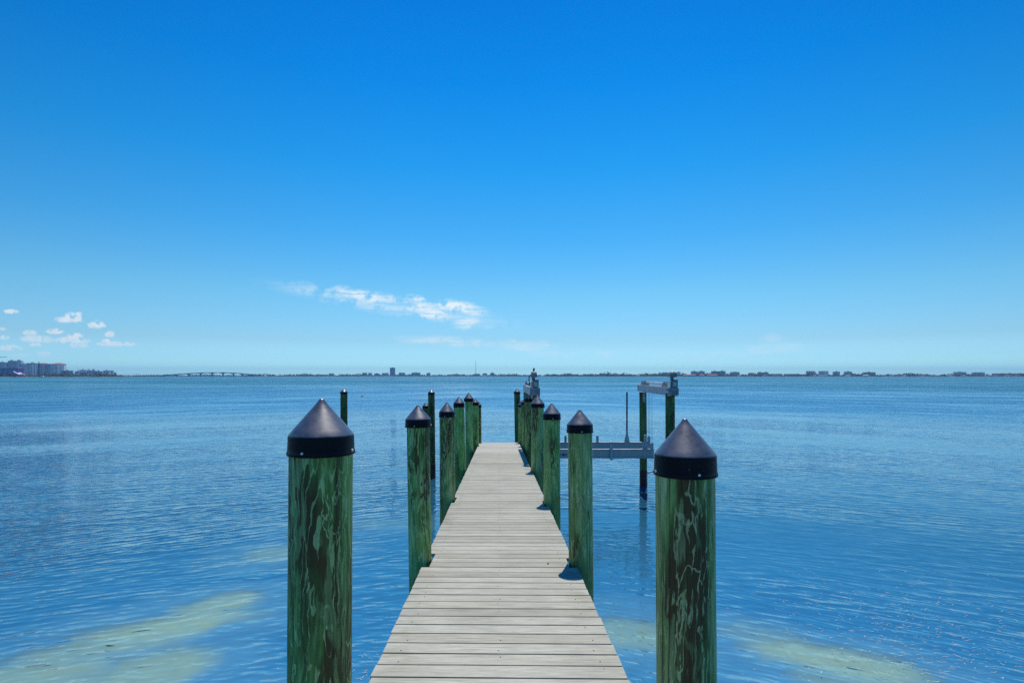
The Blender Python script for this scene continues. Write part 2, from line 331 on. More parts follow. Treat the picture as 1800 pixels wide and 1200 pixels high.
def mat_water():
    k = N('bay_water'); pos = k.n('NewGeometry').outputs['Position']; x, y, z = k.xyz(pos)
    r2 = k.math('SQRT', k.math('ADD', k.math('MULTIPLY', x, x), 30.0))
    # ripple crests bend round the pier head: q runs across the crests, p along them
    q = k.math('ADD', y, k.math('MULTIPLY', r2, .62))
    dist = k.math('SQRT', k.math('ADD', k.math('MULTIPLY', x, x), k.math('MULTIPLY', y, y)))
    gx = k.math('MULTIPLY', k.math('DIVIDE', x, r2), .62)
    def slope(sp, sq, scale, detail, amp, rough=.5, seed=0.0):
        vec = k.comb(k.math('MULTIPLY', x, sp), k.math('MULTIPLY', q, sq), seed)
        f = k.noise(vec, scale, detail, rough, .25).outputs[0]
        return k.math('MULTIPLY', k.math('SUBTRACT', f, .5), amp)
    gust = k.noise(k.comb(k.math('MULTIPLY', x, .045), k.math('MULTIPLY', q, .16), 3.0), 1.0, 4, .6).outputs[0]
    calm = k.smooth(gust, .36, .62, .35, 1.4)
    slick = k.noise(k.comb(k.math('MULTIPLY', x, .0030), k.math('MULTIPLY', y, .0105), 8.0), 1.0, 4, .55).outputs[0]
    wind = k.math('MULTIPLY', k.smooth(slick, .38, .62, .55, 1.45), k.smooth(dist, 40, 200, 1.0, 1.7))
    def train(lam, ang, amp, wob, wsc, seed):
        """a train of short crested waves; returns its slope along the heading"""
        ca, sa = math.cos(R(ang)), math.sin(R(ang))
        h = k.math('ADD', k.math('MULTIPLY', q, ca), k.math('MULTIPLY', x, sa))
        nz = k.noise(k.comb(k.math('MULTIPLY', x, wsc), k.math('MULTIPLY', q, wsc * 1.3), seed), 1.0, 3, .55)
        ph = k.math('ADD', k.math('MULTIPLY', h, 6.2832 / lam), k.math('MULTIPLY', nz.outputs[0], wob))
        env = k.smooth(k.xyz(nz.outputs['Color'])[1], .38, .62, .25, 1.25)
        sn = k.math('SINE', ph); sn = k.math('ADD', sn, k.math('MULTIPLY', k.math('SINE', k.math('MULTIPLY', ph, 2.0)), .35))
        return k.math('MULTIPLY', k.math('MULTIPLY', sn, env), amp)
    sq = slope(.24, 1.0, 14.0, 3, .62, .6, 1.0)
    sq = k.math('ADD', sq, slope(.22, 1.0, 4.2, 3, .38, .55, 5.0))
    sq = k.math('ADD', sq, slope(.16, 1.0, .45, 3, .16, .5, 9.0))
    sq = k.math('ADD', sq, train(.19, 4, .080, 12, 1.2, 2.0))
    sq = k.math('ADD', sq, train(.29, -13, .085, 14, .8, 4.0))
    sq = k.math('ADD', sq, train(.55, 9, .055, 14, .5, 6.0))
    sq = k.math('ADD', sq, train(.12, 17, .075, 12, 1.6, 16.0))
    s2 = k.math('ADD', slope(1.0, .6, 9.0, 2, .26, .5, 12.0), train(.33, 38, .030, 10, .8, 14.0))
    sq = k.math('MULTIPLY', sq, k.math('MULTIPLY', calm, wind)); s2 = k.math('MULTIPLY', s2, k.math('MULTIPLY', calm, k.math('MULTIPLY', wind, k.smooth(dist, 40, 200, 1.0, 2.2))))
    # seen from the pier's end of the bay only the wave faces turned this way show, the backs are hidden
    hid = k.smooth(dist, 14, 90)
    sq = k.math('ADD', k.math('MULTIPLY', sq, k.math('SUBTRACT', 1.0, hid)), k.math('MULTIPLY', k.math('MULTIPLY', k.math('ABSOLUTE', sq), hid), -1.0))
    nrm = k.vmath('NORMALIZE', k.comb(k.math('ADD', k.math('MULTIPLY', sq, gx), s2), sq, 1.0))
    fr = k.n('Fresnel', {'IOR': 1.9, 'Normal': nrm}).outputs[0]
    fr = k.math('MULTIPLY', fr, k.smooth(dist, 70, 300, 1.0, .72))     # far off the waves hide one another's reflecting sides
    gl = k.n('BsdfGlossy', {'Color': (1, 1, 1, 1), 'Roughness': k.lin(dist, 20, 500, .04, .12), 'Normal': nrm}, distribution='GGX').outputs[0]
    # the water's own colour: blue over the grass beds, greener far out; thin and clear over the sand bars
    body = k.mix(k.smooth(dist, 6, 17), (.045, .250, .47), (.028, .132, .235))
    body = k.mix(k.smooth(dist, 60, 300), body, (.014, .120, .165))
    df = k.n('BsdfDiffuse', {'Color': body, 'Normal': nrm}).outputs[0]
    tr = k.n('BsdfTransparent', {'Color': (.73, .90, .79, 1)}).outputs[0]
    bars = sand_mask(k, pos, 0.0)
    cl = k.math('MAXIMUM', k.lin(dist, 12, 60, .40, .03), k.math('MULTIPLY', bars, .85))
    under = k.n('MixShader', {0: cl, 1: df, 2: tr}).outputs[0]
    sh = k.n('MixShader', {0: fr, 1: under, 2: gl}).outputs[0]
    k.link(sh, k.out.inputs[0]); return k.m
wt = MB(); wt.add([(-7000, -400, 0), (7000, -400, 0), (7000, 6500, 0), (-7000, 6500, 0)], [(0, 1, 2, 3)])
tag(wt.build('water', mat_water()), kind='structure')

# ------------------------------------------------------------------ pilings
DIA = {}
def piling(label, group, d, bw, cw, tip, band, foot, name='dock_piling', wrap=None, cap=True, zbase=None, screws=((-100, .5), (-10, .5)), grain=0):
    """d: distance; bw, cw: body and cap width; tip: (px, py); band: (top, bottom) py; foot: (px, py) lower down the axis"""
    k = d / 1000; zt = EYE - (tip[1] - 660) * k; xt = (tip[0] - 900) * k
    zb = EYE - (foot[1] - 660) * k; xb = (foot[0] - 900) * k
    z1 = EYE - (band[0] - 660) * k; z0 = EYE - (band[1] - 660) * k
    if zbase is None: zbase = deck_z(d)
    t = (xt - xb) / (zt - zb); base = Vector((xb + t * (zbase - zb), d, zbase))
    root = empty(name, base, label, 'piling', group); root.rotation_euler = (0, math.atan(t), 0)
    r = bw * k / 2; rc = cw * k / 2; s = zbase
    ph = random.random() * 9
    wob = lambda a, z: 1 + .012 * math.sin(2 * a + ph) + .010 * math.sin(3 * a + z * 1.7 + ph) + .006 * math.sin(7 * a + z * .8)
    top = (z1 + z0) / 2 - s; bot = BED - .6 - s
    zs = [bot + (top - bot) * i / 14 for i in range(15)]
    m = MB(); m.lathe([(r * (1.015 - .03 * (z - bot) / (top - bot)), z) for z in zs], 40, wob)
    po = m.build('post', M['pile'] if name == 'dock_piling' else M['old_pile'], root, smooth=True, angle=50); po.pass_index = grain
    if cap:
        c = MB(); H = zt - z1; tr = .10 * rc
        prof = [(rc * 1.0, z0 - s), (rc * 1.012, z0 - s + .004), (rc * 1.005, z0 - s + .012), (rc * .985, z0 - s + .018), (rc * .97, z1 - s - .01), (rc * .965, z1 - s - .002), (rc * .94, z1 - s + .004)]
        prof += [(rc * (.93 - .83 * q), z1 - s + .006 + (H * .93 - .006) * q) for q in (.12, .3, .5, .7, .86, 1.0)]
        prof += [(tr * .85, zt - s - H * .035), (tr * .5, zt - s - H * .008), (tr * .1, zt - s)]
        tilt = lambda a, z: 1 + .012 * math.sin(2 * a + ph * 2)
        co = c.build('cap', M['cap'], root) if False else None
        c.lathe(prof, 48, tilt); co = c.build('cap', M['cap'], root, smooth=True, angle=35)
        for ang, f in screws:
            a = R(ang); zz = z0 - s + (z1 - z0) * .22
            b = MB(); b.ball((rc * 1.0 * math.cos(a), rc * 1.0 * math.sin(a), zz), .006, 10)
            b.build('screw', M['screw'], co, smooth=True)
    if wrap:
        q = MB(); q.lathe([(r * 1.03, -.6 - s), (r * 1.05, wrap - s), (r * .9, wrap - s + .002)], 32); q.build('pile_wrap', M['wrap'], root, smooth=True, angle=40)
    DIA[label] = (base.x + 0, d, r)
    return root
GL, GR = 'dock pilings along the left edge of the deck', 'dock pilings along the right edge of the deck'
PILES = []
GRAIN_R = 5
def dock_pile(label, group, *a, **kw):
    o = piling(label, group, *a, **kw); PILES.append((o.location.x, a[0], a[1] * a[0] / 2000, group == GL)); return o
dock_pile('thick green piling with big black cone cap, nearest at the left of the deck', GL, 2.30, 109.5, 114, (565.5, 700), (763, 797), (562.5, 1200), screws=((-104, 0), (-8, 0)))
dock_pile('second piling on the left edge, pale green with algae foot beside the boards', GL, 5.36, 39.5, 45.5, (734.5, 711), (736, 750), (738.2, 985), screws=((-97, 0), (0, 0)))
dock_pile('third piling on the left edge, standing where the deck boards change direction', GL, 8.61, 27, 28.5, (785.5, 706), (723, 732.5), (786.5, 880))
dock_pile('fourth piling on the left edge, with swirling dark grain and algae foot', GL, 12.26, 19, 20, (806.5, 696.5), (708, 715.5), (809, 825))
dock_pile('fifth left edge piling, the tallest cap of the far left posts', GL, 16.85, 13.8, 17.4, (823.7, 689.5), (700, 705.5), (825.2, 790))
dock_pile('sixth left edge piling, half hidden behind the tallest far left post', GL, 18.7, 11.6, 13, (835.4, 699.8), (707, 712.2), (836, 783))
dock_pile('last left edge piling at the far end of the deck', GL, 20.05, 10.6, 11.5, (840.6, 704.5), (711.7, 715.7), (841, 778))
dock_pile('thick green piling with big black cone cap, nearest at the right of the deck', GR, 2.40, 103.5, 107.5, (1203.8, 735), (797, 833.5), (1207, 1200), screws=((-82, 0), (-172, 0)), grain=GRAIN_R)
dock_pile('second piling on the right edge, dark with diagonal grain and a big foot shadow', GR, 5.29, 43, 46.5, (1019, 719), (745.3, 759.5), (1021.3, 990), screws=((-88, 0), (-180, 0)))
dock_pile('third piling on the right edge, dark green beside the cradle lettering', GR, 8.35, 30, 32, (969.7, 708), (726.5, 737), (970.3, 885), screws=((-86, 0), (0, 0)))
dock_pile('fourth piling on the right edge, standing in front of the lift motor post', GR, 12.07, 22, 25, (945, 694.5), (709, 716), (944.5, 828), screws=((-80, 0), (0, 0)))
dock_pile('fifth right edge piling, its cap just below the left lift motor', GR, 17.0, 15, 18, (930, 689.5), (700.3, 706), (931, 790))
dock_pile('sixth right edge piling, a green sliver near the far end of the deck', GR, 18.7, 12.6, 13.6, (922.3, 699), (706.7, 711.3), (923.5, 782))
dock_pile('last right edge piling, a pale sliver at the far deck corner', GR, 20.05, 10.8, 12, (916, 703.5), (711.5, 715), (916.5, 777))
GM = 'mooring pilings standing in open water'
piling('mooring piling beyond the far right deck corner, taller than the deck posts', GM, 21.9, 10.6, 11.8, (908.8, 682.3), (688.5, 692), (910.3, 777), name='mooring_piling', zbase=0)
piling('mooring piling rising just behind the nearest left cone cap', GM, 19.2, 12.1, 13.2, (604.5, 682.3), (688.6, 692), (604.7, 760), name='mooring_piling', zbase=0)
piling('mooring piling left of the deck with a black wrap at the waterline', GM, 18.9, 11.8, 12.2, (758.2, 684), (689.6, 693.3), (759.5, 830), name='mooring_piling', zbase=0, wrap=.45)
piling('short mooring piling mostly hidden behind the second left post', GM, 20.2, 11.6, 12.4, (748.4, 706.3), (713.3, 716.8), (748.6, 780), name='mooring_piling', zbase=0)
GLIFT = 'pilings carrying the boat lift'
def lift_pile(label, px, d, bw, top_py, foot, wrap=None):
    return piling(label, GLIFT, d, bw, bw, (px, top_py - 8), (top_py - 4, top_py), foot, name='lift_piling', cap=False, zbase=0, wrap=wrap)
XRF, XRN, XLN, XLF = (1130 - 900) * .0177, (1178 - 900) * .0139, (939.5 - 900) * .0139, (926 - 900) * .0177
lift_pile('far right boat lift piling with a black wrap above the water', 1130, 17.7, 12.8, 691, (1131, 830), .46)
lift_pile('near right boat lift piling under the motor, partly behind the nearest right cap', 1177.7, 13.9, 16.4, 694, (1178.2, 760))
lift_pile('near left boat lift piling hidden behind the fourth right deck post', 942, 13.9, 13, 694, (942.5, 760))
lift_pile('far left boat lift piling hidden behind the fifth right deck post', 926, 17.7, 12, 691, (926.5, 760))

# ------------------------------------------------------------------ the dock
def build_dock():
    root = empty('dock', (0, 0, deck_z(0)), 'long narrow pier of pale weathered boards running out over the water', 'dock')
    root.rotation_euler = (0, 0, 0)
    b0 = root.location
    m = MB(); ids = []
    y = -1.6; pitch = .1465; th = .034; i = 0
    while y < DECK_END - .05:
        yc = y + pitch / 2; w_ = pitch - .0135 + random.uniform(-.0012, .0012)
        # the near section is laid slightly out of square, the boards past the seam run true
        skew = -.017 * max(0.0, min(1.0, (8.4 - yc) / 5.0)) + random.uniform(-.0012, .0012)
        if 8.30 < yc < 8.46: skew = -.004
        cx = deck_cx(yc); xl, xr = cx - DECK_W / 2 + random.uniform(-.004, .004), cx + DECK_W / 2 + random.uniform(-.004, .004)
        for (px, py, pr, left) in PILES:
            if abs(yc - py) < pr + pitch * .62:
                if left: xl = max(xl, px + pr + .012)
                else: xr = min(xr, px - pr - .012)
        z = deck_z(yc) - th / 2 - b0.z + random.uniform(-.0012, .0012)
        rot = Matrix.Rotation(-math.atan(DECK_S), 3, 'X')
        c = Vector(((xl + xr) / 2, yc + skew * ((xl + xr) / 2 - cx), z))
        hw, hl = w_ / 2, (xr - xl) / 2
        e = .0014                                        # eased long edges
        prof = [(-hw, -th / 2), (hw, -th / 2), (hw, th / 2 - e), (hw - e, th / 2), (-hw + e, th / 2), (-hw, th / 2 - e)]
        vs = []
        for sx in (-hl, hl):
            for (py_, pz_) in prof:
                v = rot @ Vector((sx, py_ + skew * sx, pz_)); vs.append(c + v)
        n = 6; o = len(m.f)
        m.add(vs, [tuple(range(n)), tuple(range(n, 2 * n))[::-1]] + [((j + 1) % n, j, n + j, n + (j + 1) % n) for j in range(n)])
        ids += [random.random()] * (len(m.f) - o)
        gap = .016 if 8.28 < y < 8.43 else 0
        y += pitch + gap * .5; i += 1
    o = m.build('decking', M['deck'], root)
    at = o.data.attributes.new('board', 'FLOAT', 'FACE'); at.data.foreach_set('value', ids)
    # screw heads along the two joist lines
    s = MB()
    y = -1.6
    while y < 17:
        for fx in (-.58, .0, .58):
            if random.random() < .8:
                yy = y + pitch * random.choice((.3, .7)); xx = deck_cx(yy) + fx + random.uniform(-.012, .012)
                s.lathe([(.0042, 0), (.0034, .0012)], 8); nv = 16
                for q in range(len(s.v) - nv, len(s.v)):
                    a = s.v[q]; s.v[q] = (a[0] + xx, a[1] + yy, a[2] + deck_z(yy) - b0.z + .001)
        y += pitch
    tag(s.build('deck_screws', M['dark'], root), kind='stuff')
    # framing under the boards
    for side in (-1, 1):
        j = MB(); q = []
        for yy in (-1.6, DECK_END - .02):
            xx = deck_cx(yy) + side * .50
            q.append((xx, yy, deck_z(yy) - .03 - b0.z))
        (x0, y0, z0), (x1, y1, z1) = q
        j.add([(x0 - .02, y0, z0 - .2), (x0 + .02, y0, z0 - .2), (x1 + .02, y1, z1 - .2), (x1 - .02, y1, z1 - .2), (x0 - .02, y0, z0), (x0 + .02, y0, z0), (x1 + .02, y1, z1), (x1 - .02, y1, z1)],
              [(3, 2, 1, 0), (4, 5, 6, 7), (0, 1, 5, 4), (1, 2, 6, 5), (2, 3, 7, 6), (3, 0, 4, 7)])
        j.build('joist', M['joist'], root)
    done = set()
    for (px, py, pr, left) in PILES:
        if not left: continue
        j = MB(); yy = py + pr + .05; j.bbox(deck_cx(yy) - .78, deck_cx(yy) + .78, yy - .02, yy + .02, deck_z(yy) - .45 - b0.z, deck_z(yy) - .235 - b0.z)
        j.build('cross_beam', M['joist'], root)
    e = MB(); yy = DECK_END - .005; e.bbox(deck_cx(yy) - .69, deck_cx(yy) + .69, yy, yy + .03, deck_z(yy) - .24 - b0.z, deck_z(yy) - .004 - b0.z); e.build('end_board', M['joist'], root)
build_dock()
br = MB(); pt = (963.3 - 900) * 1.0
yb = DECK_H * 1000 / (991 - 703); br.ball(((963.3 - 900) / 1000 * yb, yb, deck_z(yb) + .006), .009, 10, .7)
tag(br.build('berry', mat_plain('dull_red', (.25, .03, .03), .5), smooth=True), 'tiny dull red berry lying on the deck boards near the second right piling', 'berry')

# ------------------------------------------------------------------ boat lift
def ibeam(mb, p0, p1, h, wd, t=.016, ft=.02):
    """an I beam whose top centre line runs p0 -> p1"""
    p0, p1 = Vector(p0), Vector(p1); u = (p1 - p0).normalized(); s = u.cross(Vector((0, 0, 1))).normalized(); L = (p1 - p0).length
    rot = Matrix((u, s, Vector((0, 0, 1)))).transposed(); c = (p0 + p1) / 2
    mb.box(c - Vector((0, 0, ft / 2)), (L, wd, ft), rot); mb.box(c - Vector((0, 0, h - ft / 2)), (L, wd, ft), rot)
    mb.box(c - Vector((0, 0, h / 2)), (L, t, h - 2 * ft), rot)
def build_lift():
    zt = EYE - .285                                      # top of the bearing beams
    root = empty('boat_lift', (2.2, 15.8, 0), 'empty aluminium boat lift with two cradle beams, guides and drive motors right of the dock', 'boat lift')
    o = root.location
    L = lambda v: Vector(v) - o
    for side, (xn, xf) in (('r', (XRN, XRF)), ('l', (XLN, XLF))):
        pn, pf = Vector((xn, 13.62, zt)), Vector((xf, 18.0, zt)); u = (pf - pn).normalized(); s = u.cross(Vector((0, 0, 1)))
        m = MB(); rot = Matrix((s, u, Vector((0, 0, 1)))).transposed(); ln = (pf - pn).length
        for q in (-1, 1): m.box(L((pn + pf) / 2 + s * q * .095 - Vector((0, 0, .10))), (.012, ln, .20), rot)
        for q in (-1, 1):
            m.box(L((pn + pf) / 2 + s * q * .066 - Vector((0, 0, .006))), (.046, ln, .012), rot)
            m.box(L((pn + pf) / 2 + s * q * .066 - Vector((0, 0, .194))), (.046, ln, .012), rot)
        bm = m.build('top_beam', M['alu'], root)
        # bolts on the faces towards the middle of the lift
        for f in (.035, .055, .94, .965):
            for zz in (.06, .15):
                b = MB(); c = pn + (pf - pn) * f - s * .103 - Vector((0, 0, zz)); b.ball(L(c), .014, 8); b.build('bolt', M['dark'], bm, smooth=True)
        e = MB(); e.box(L(pn - u * .012 - Vector((0, 0, .095))), (.245, .016, .175), rot); e.build('end_plate', M['plate'], root, bevel=.003)
        e = MB(); e.box(L(pf + u * .012 - Vector((0, 0, .10))), (.20, .016, .2), rot); e.build('end_plate', M['dark'], root)
        # cable drum and its two pillow-block brackets
        d = MB(); d.tube([L(pn + u * .55 + Vector((0, 0, .085))), L(pn + u * 1.1 + Vector((0, 0, .085))), L(pf - u * .55 + Vector((0, 0, .085)))], .038, 16); d.build('drive_shaft', M['steel'], root, smooth=True, angle=50)
        for f in (.85, ln - .55, ln - .95, .5):
            b = MB(); c = pn + u * f
            for q in (-.07, .07):
                p = [L(c + s * .09 + u * q), L(c - s * .09 + u * q), L(c - s * .045 + u * q + Vector((0, 0, .13))), L(c + s * .045 + u * q + Vector((0, 0, .13)))]
                b.prism(p, u * .012)
            b.box(L(c + Vector((0, 0, .085))), (.075, .12, .06), rot)
            b.build('shaft_bracket', M['alu'], root)
        # drive unit on the near end: gearbox, neck, motor with domed lid
        c = pn + u * .10 + s * (.02 if side == 'r' else .0)
        g = MB(); g.box(L(c + s * .02 + Vector((0, 0, .085))), (.145, .17, .17), rot); gb = g.build('gearbox', M['plate'], root, bevel=.012)
        g = MB(); g.box(L(c + s * .02 - u * .0 + Vector((0, 0, .178))), (.165, .19, .014), rot); g.build('gearbox_lid', M['dark'], gb)
        g = MB(); g.box(L(c + s * .02 - u * .09 + Vector((0, 0, .08))), (.085, .008, .10), rot); g.build('gearbox_cover', M['alu'], gb)
        g = MB(); g.box(L(c - s * .105 + Vector((0, 0, -.01))), (.02, .20, .27), rot); g.build('mounting_plate', M['steel'], root)
        g = MB(); g.tube([L(c - s * .03 + Vector((0, 0, .186))), L(c - s * .03 + Vector((0, 0, .25)))], .04, 16); g.build('motor_neck', M['motor'], root, smooth=True, angle=50)
        g = MB(); cc = c - s * .02 + Vector((0, 0, .31)); mo = MB()
        mo.tube([L(cc - u * .14), L(cc + u * .14)], .066, 18); mo.box(L(cc - Vector((0, 0, .03))), (.16, .22, .06), rot)
        mt = mo.build('motor', M['motor'], root, smooth=True, angle=40)
        g.ball(L(cc + Vector((0, 0, .045))), .075, 14, .55); g.build('motor_hood', M['motorlid'], mt, smooth=True)
        g = MB(); g.tube([L(cc - u * .145), L(cc - u * .16)], [.06, .045], 16); g.build('motor_face', M['plate'], mt, smooth=True, angle=40)
        if side == 'l':
            g = MB(); g.tube([L(cc + Vector((0, 0, .08))), L(cc + Vector((0, 0, .155)))], .022, 10); g.build('conduit_stub', M['dark'], mt)
            g = MB(); g.tube([L(cc - s * .06), L(cc - s * .11 + Vector((0, 0, -.03))), L(cc - s * .12 - Vector((0, 0, .14))), L(cc - s * .10 - Vector((0, 0, .25)))], .013, 8); g.build('power_cord', M['dark'], mt, smooth=True)
    # strap with two bolts holding the far right beam to its piling
    st = MB(); c = P(1132, 697.5, 17.56); st.box(L(c), (.075, .012, .30)); sp = st.build('hold_down_strap', M['motorlid'], root, bevel=.003)
    for dz in (.09, -.09):
        b = MB(); b.ball(L(c + Vector((0, -.008, dz))), .016, 8); b.build('bolt', M['dark'], sp, smooth=True)
    # cradle beams
    near0, near1 = Vector((.62, 15.0, EYE - .1300 * 15 + .018)), Vector((3.74, 15.0, EYE - .1300 * 15 + .018))
    zc = near0.z
    dfar = (EYE - zc) / .1165
    far0, far1 = Vector((.62, dfar, zc)), Vector(((1142 - 900) / 1000 * dfar, dfar, zc))
    m = MB(); ibeam(m, L(near0), L(near1), .24, .11); nb = m.build('cradle_beam', M['alu'], root)
    m = MB(); ibeam(m, L(far0), L(far1), .24, .11); fb = m.build('cradle_beam', M['alu'], root)
    # lettering on the near beam's web, worn to a few slanted strokes
    bf = bpy.data.curves.new('lettering', 'FONT'); bf.body = 'BO 864'; bf.size = .088; bf.shear = .3; bf.extrude = .002; bf.align_x = 'RIGHT'; bf.offset = .0015
    to = bpy.data.objects.new('lettering', bf); COL.objects.link(to)
    bpy.context.view_layer.update()
    dg = bpy.context.evaluated_depsgraph_get(); tm = bpy.data.meshes.new_from_object(to.evaluated_get(dg)); bpy.data.objects.remove(to)
    tx = bpy.data.objects.new('lettering', tm); COL.objects.link(tx); tm.materials.clear(); tm.materials.append(M['ink'])
    tx.rotation_euler = (math.pi / 2, 0, 0); p = P(995.6, 800.4, 15.0 - .012); tx.location = L(p); tx.parent = root
    # guides
    def clamp(px, y0, y1, d, wd=.065, nm='beam_clamp'):
        b = MB(); a, c = P(px, y0, d - .075), P(px, y1, d - .075)
        b.bbox(a.x - wd / 2 - o.x, a.x + wd / 2 - o.x, d - .10 - o.y, d - .06 - o.y, c.z - o.z, a.z - o.z)
        b.bbox(a.x - wd / 2 - o.x, a.x + wd / 2 - o.x, d - .10 - o.y, d + .10 - o.y, a.z - o.z, a.z + .02 - o.z)
        return b.build(nm, M['alu'], root, bevel=.003)
    clamp(1074.8, 777.5, 808.5, 15.0)
    def post(px, y0, d, wd, mat, nm, flare=True):
        a = P(px, y0, d); b = MB(); zb = zc
        b.bbox(a.x - wd / 2 - o.x, a.x + wd / 2 - o.x, d - wd / 2 - o.y, d + wd / 2 - o.y, zb - o.z, a.z - o.z)
        if flare:
            for q in (-1, 1):
                pr = [L((a.x + q * wd * .5, d - .006, zb)), L((a.x + q * wd * 1.45, d - .006, zb)), L((a.x + q * wd * 1.45, d - .006, zb + .02)), L((a.x + q * wd * .5, d - .006, zb + .24))]
                b.prism(pr, Vector((0, .012, 0)))
            b.bbox(a.x - wd * 1.6 - o.x, a.x + wd * 1.6 - o.x, d - .05 - o.y, d + .05 - o.y, zb - o.z, zb + .012 - o.z)
        return b.build(nm, mat, root, bevel=.003)
    post(1134.3, 764, 15.0, .058, M['alu'], 'guide_stub')
    post(1050, 765, dfar, .07, M['alu'], 'guide_stub', False); post(994, 765.5, dfar, .06, M['plate'], 'guide_stub', False)
    post(1102, 755, dfar, .055, M['alu'], 'guide_socket')
    g = MB(); g.tube([L(P(1102, 755, dfar)), L(P(1102.1, 689, dfar))], .024, 12); g.build('guide_pole', M['pole'], root, smooth=True, angle=50)
    # pulley plates and cables
    for xx, d_ in ((far1.x - .02, dfar), (near1.x - .05, 15.0), (far0.x + .02, dfar), (near0.x + .05, 15.0)):
        b = MB(); b.bbox(xx - .045 - o.x, xx + .035 - o.x, d_ - .022 - o.y, d_ + .022 - o.y, zc - .2 - o.z, zc + .13 - o.z)
        b.tube([L((xx - .005, d_ - .022, zc + .13)), L((xx - .005, d_ + .022, zc + .13))], .04, 16); pp = b.build('pulley_plate', M['alu'], root)
        b = MB(); b.tube([L((xx - .005, d_ - .026, zc + .11)), L((xx - .005, d_ + .026, zc + .11))], .018, 12); b.build('pulley_pin', M['screw'], pp, smooth=True, angle=50)
        for dx in ((-.018, .022) if d_ > 16 else (.0,)):
            f = (d_ - 13.62) / (18 - 13.62); tx_ = (XRN + (XRF - XRN) * f) if xx > 2 else (XLN + (XLF - XLN) * f)
            tz = zt - .19; c_ = MB(); c_.tube([L((xx + dx, d_, zc + .12)), L((xx + dx, d_, tz))], .004, 6); c_.build('cable', M['cable'], root)
    # bent conduit running down beside the far right piling
    a, b_, c_ = P(1137, 905, 17.5), P(1136.8, 831, 17.5), P(1152, 827.5, 17.3)
    g = MB(); g.tube([L(Vector((a.x, 17.5, BED))), L(b_ - Vector((0, 0, .03))), L(b_ + Vector((.03, 0, 0))), L(c_), L(c_ + Vector((.05, -.6, .1)))], .017, 8); g.build('bent_pipe', M['cable'], root, smooth=True)
build_lift()

# ------------------------------------------------------------------ small things on the water
bu = MB(); bp = P(636.3, 697.2, 92); bu.ball((0, 0, .10), .14, 14, .9); bo = bu.build('float_buoy', mat_plain('orange_float', (.55, .16, .04), .5), smooth=True); bo.location = (bp.x, 92, 0)
tag(bo, 'tiny orange float bobbing behind the nearest left cap', 'buoy')
tw = MB(); x0, y0 = at_depth(192, 1135, 0)
tw.tube([(x0 - .05, y0 + .01, .004), (x0 - .015, y0, .008), (x0 + .02, y0 - .004, .008), (x0 + .06, y0 + .012, .003)], [.003, .008, .007, .002], 8)
tag(tw.build('leaf', mat_plain('dark_leaf', (.05, .035, .03), .6), smooth=True), 'dark narrow leaf floating over the pale sand at lower left', 'leaf')
fl = MB()
for i in range(900):
    c = random.random()
    if c < .70: px, py = random.gauss(1640, 130), random.gauss(1120, 60)
    elif c < .85: px, py = random.gauss(1480, 120), random.gauss(1050, 40)
    else: px, py = random.gauss(640, 60), random.gauss(1180, 25)
    if py < 985: continue
    px = round(px / 28) * 28 + random.gauss(0, 10) if random.random() < .6 else px
    x, y = at_depth(px, py, 0); a = random.gauss(-.5, .7); l = random.uniform(.008, .045); wd = random.uniform(.0015, .0035)
    u = Vector((math.cos(a), math.sin(a), 0)); n_ = Vector((-u.y, u.x, 0)) * wd; b = n_ * random.uniform(-6, 6); p = Vector((x, y, .003 + random.random() * .003))
    z1 = Vector((0, 0, .002))
    fl.add([p - u * l - n_, p - u * l + n_, p + b + n_ + z1, p + b - n_ + z1, p + u * l + n_ * .4, p + u * l - n_ * .4], [(0, 3, 2, 1), (3, 5, 4, 2)])
tag(fl.build('floating_seagrass', mat_plain('bleached_seagrass', (.44, .47, .45), .6, 0, .4, 40)), 'scattered bleached seagrass blades floating on the water', 'seagrass', kind='stuff')

# ------------------------------------------------------------------ far shore
def mat_woods():
    k = N('shore_foliage'); v = k.n('NewGeometry').outputs['Position']
    f = k.noise(v, .22, 3, .6).outputs[0]; g = k.noise(v, .04, 2, .5).outputs[0]
    col = k.ramp(f, [(.3, (.018, .032, .014)), (.6, (.045, .070, .028)), (.75, (.075, .095, .045))])
    col = k.mix(k.lin(g, .4, .7, 0, .4), col, (.05, .055, .035))
    return k.principled(col, .8, spec=.2)
M['woods'] = mat_woods()
M['shore'] = mat_plain('shore_sand', (.17, .16, .12), .9, 0, .4, .05)
M['trunk'] = mat_plain('palm_bark', (.13, .11, .08), .9)
M['frond'] = mat_plain('palm_fronds', (.035, .055, .02), .7)
def facade(name, wall, glass, fl=3.2, bay=4.0):
    k = N(name); v = k.n('TexCoord').outputs['Object']; x, y, z = k.xyz(v)
    fz = k.math('FRACT', k.math('DIVIDE', z, fl)); fx = k.math('FRACT', k.math('DIVIDE', k.math('ADD', x, y), bay))
    win = k.math('MULTIPLY', k.smooth(fz, .42, .50), k.math('MULTIPLY', k.smooth(fx, .12, .2), k.smooth(fx, .88, .8)))
    n = k.noise(v, .12, 3, .6).outputs[0]
    wc = k.mix(k.lin(n, .3, .7, 0, 1), tuple(c * .85 for c in wall), tuple(min(1, c * 1.1) for c in wall))
    return k.principled(k.mix(win, wc, glass), k.lin(win, 0, 1, .8, .25), spec=.4)
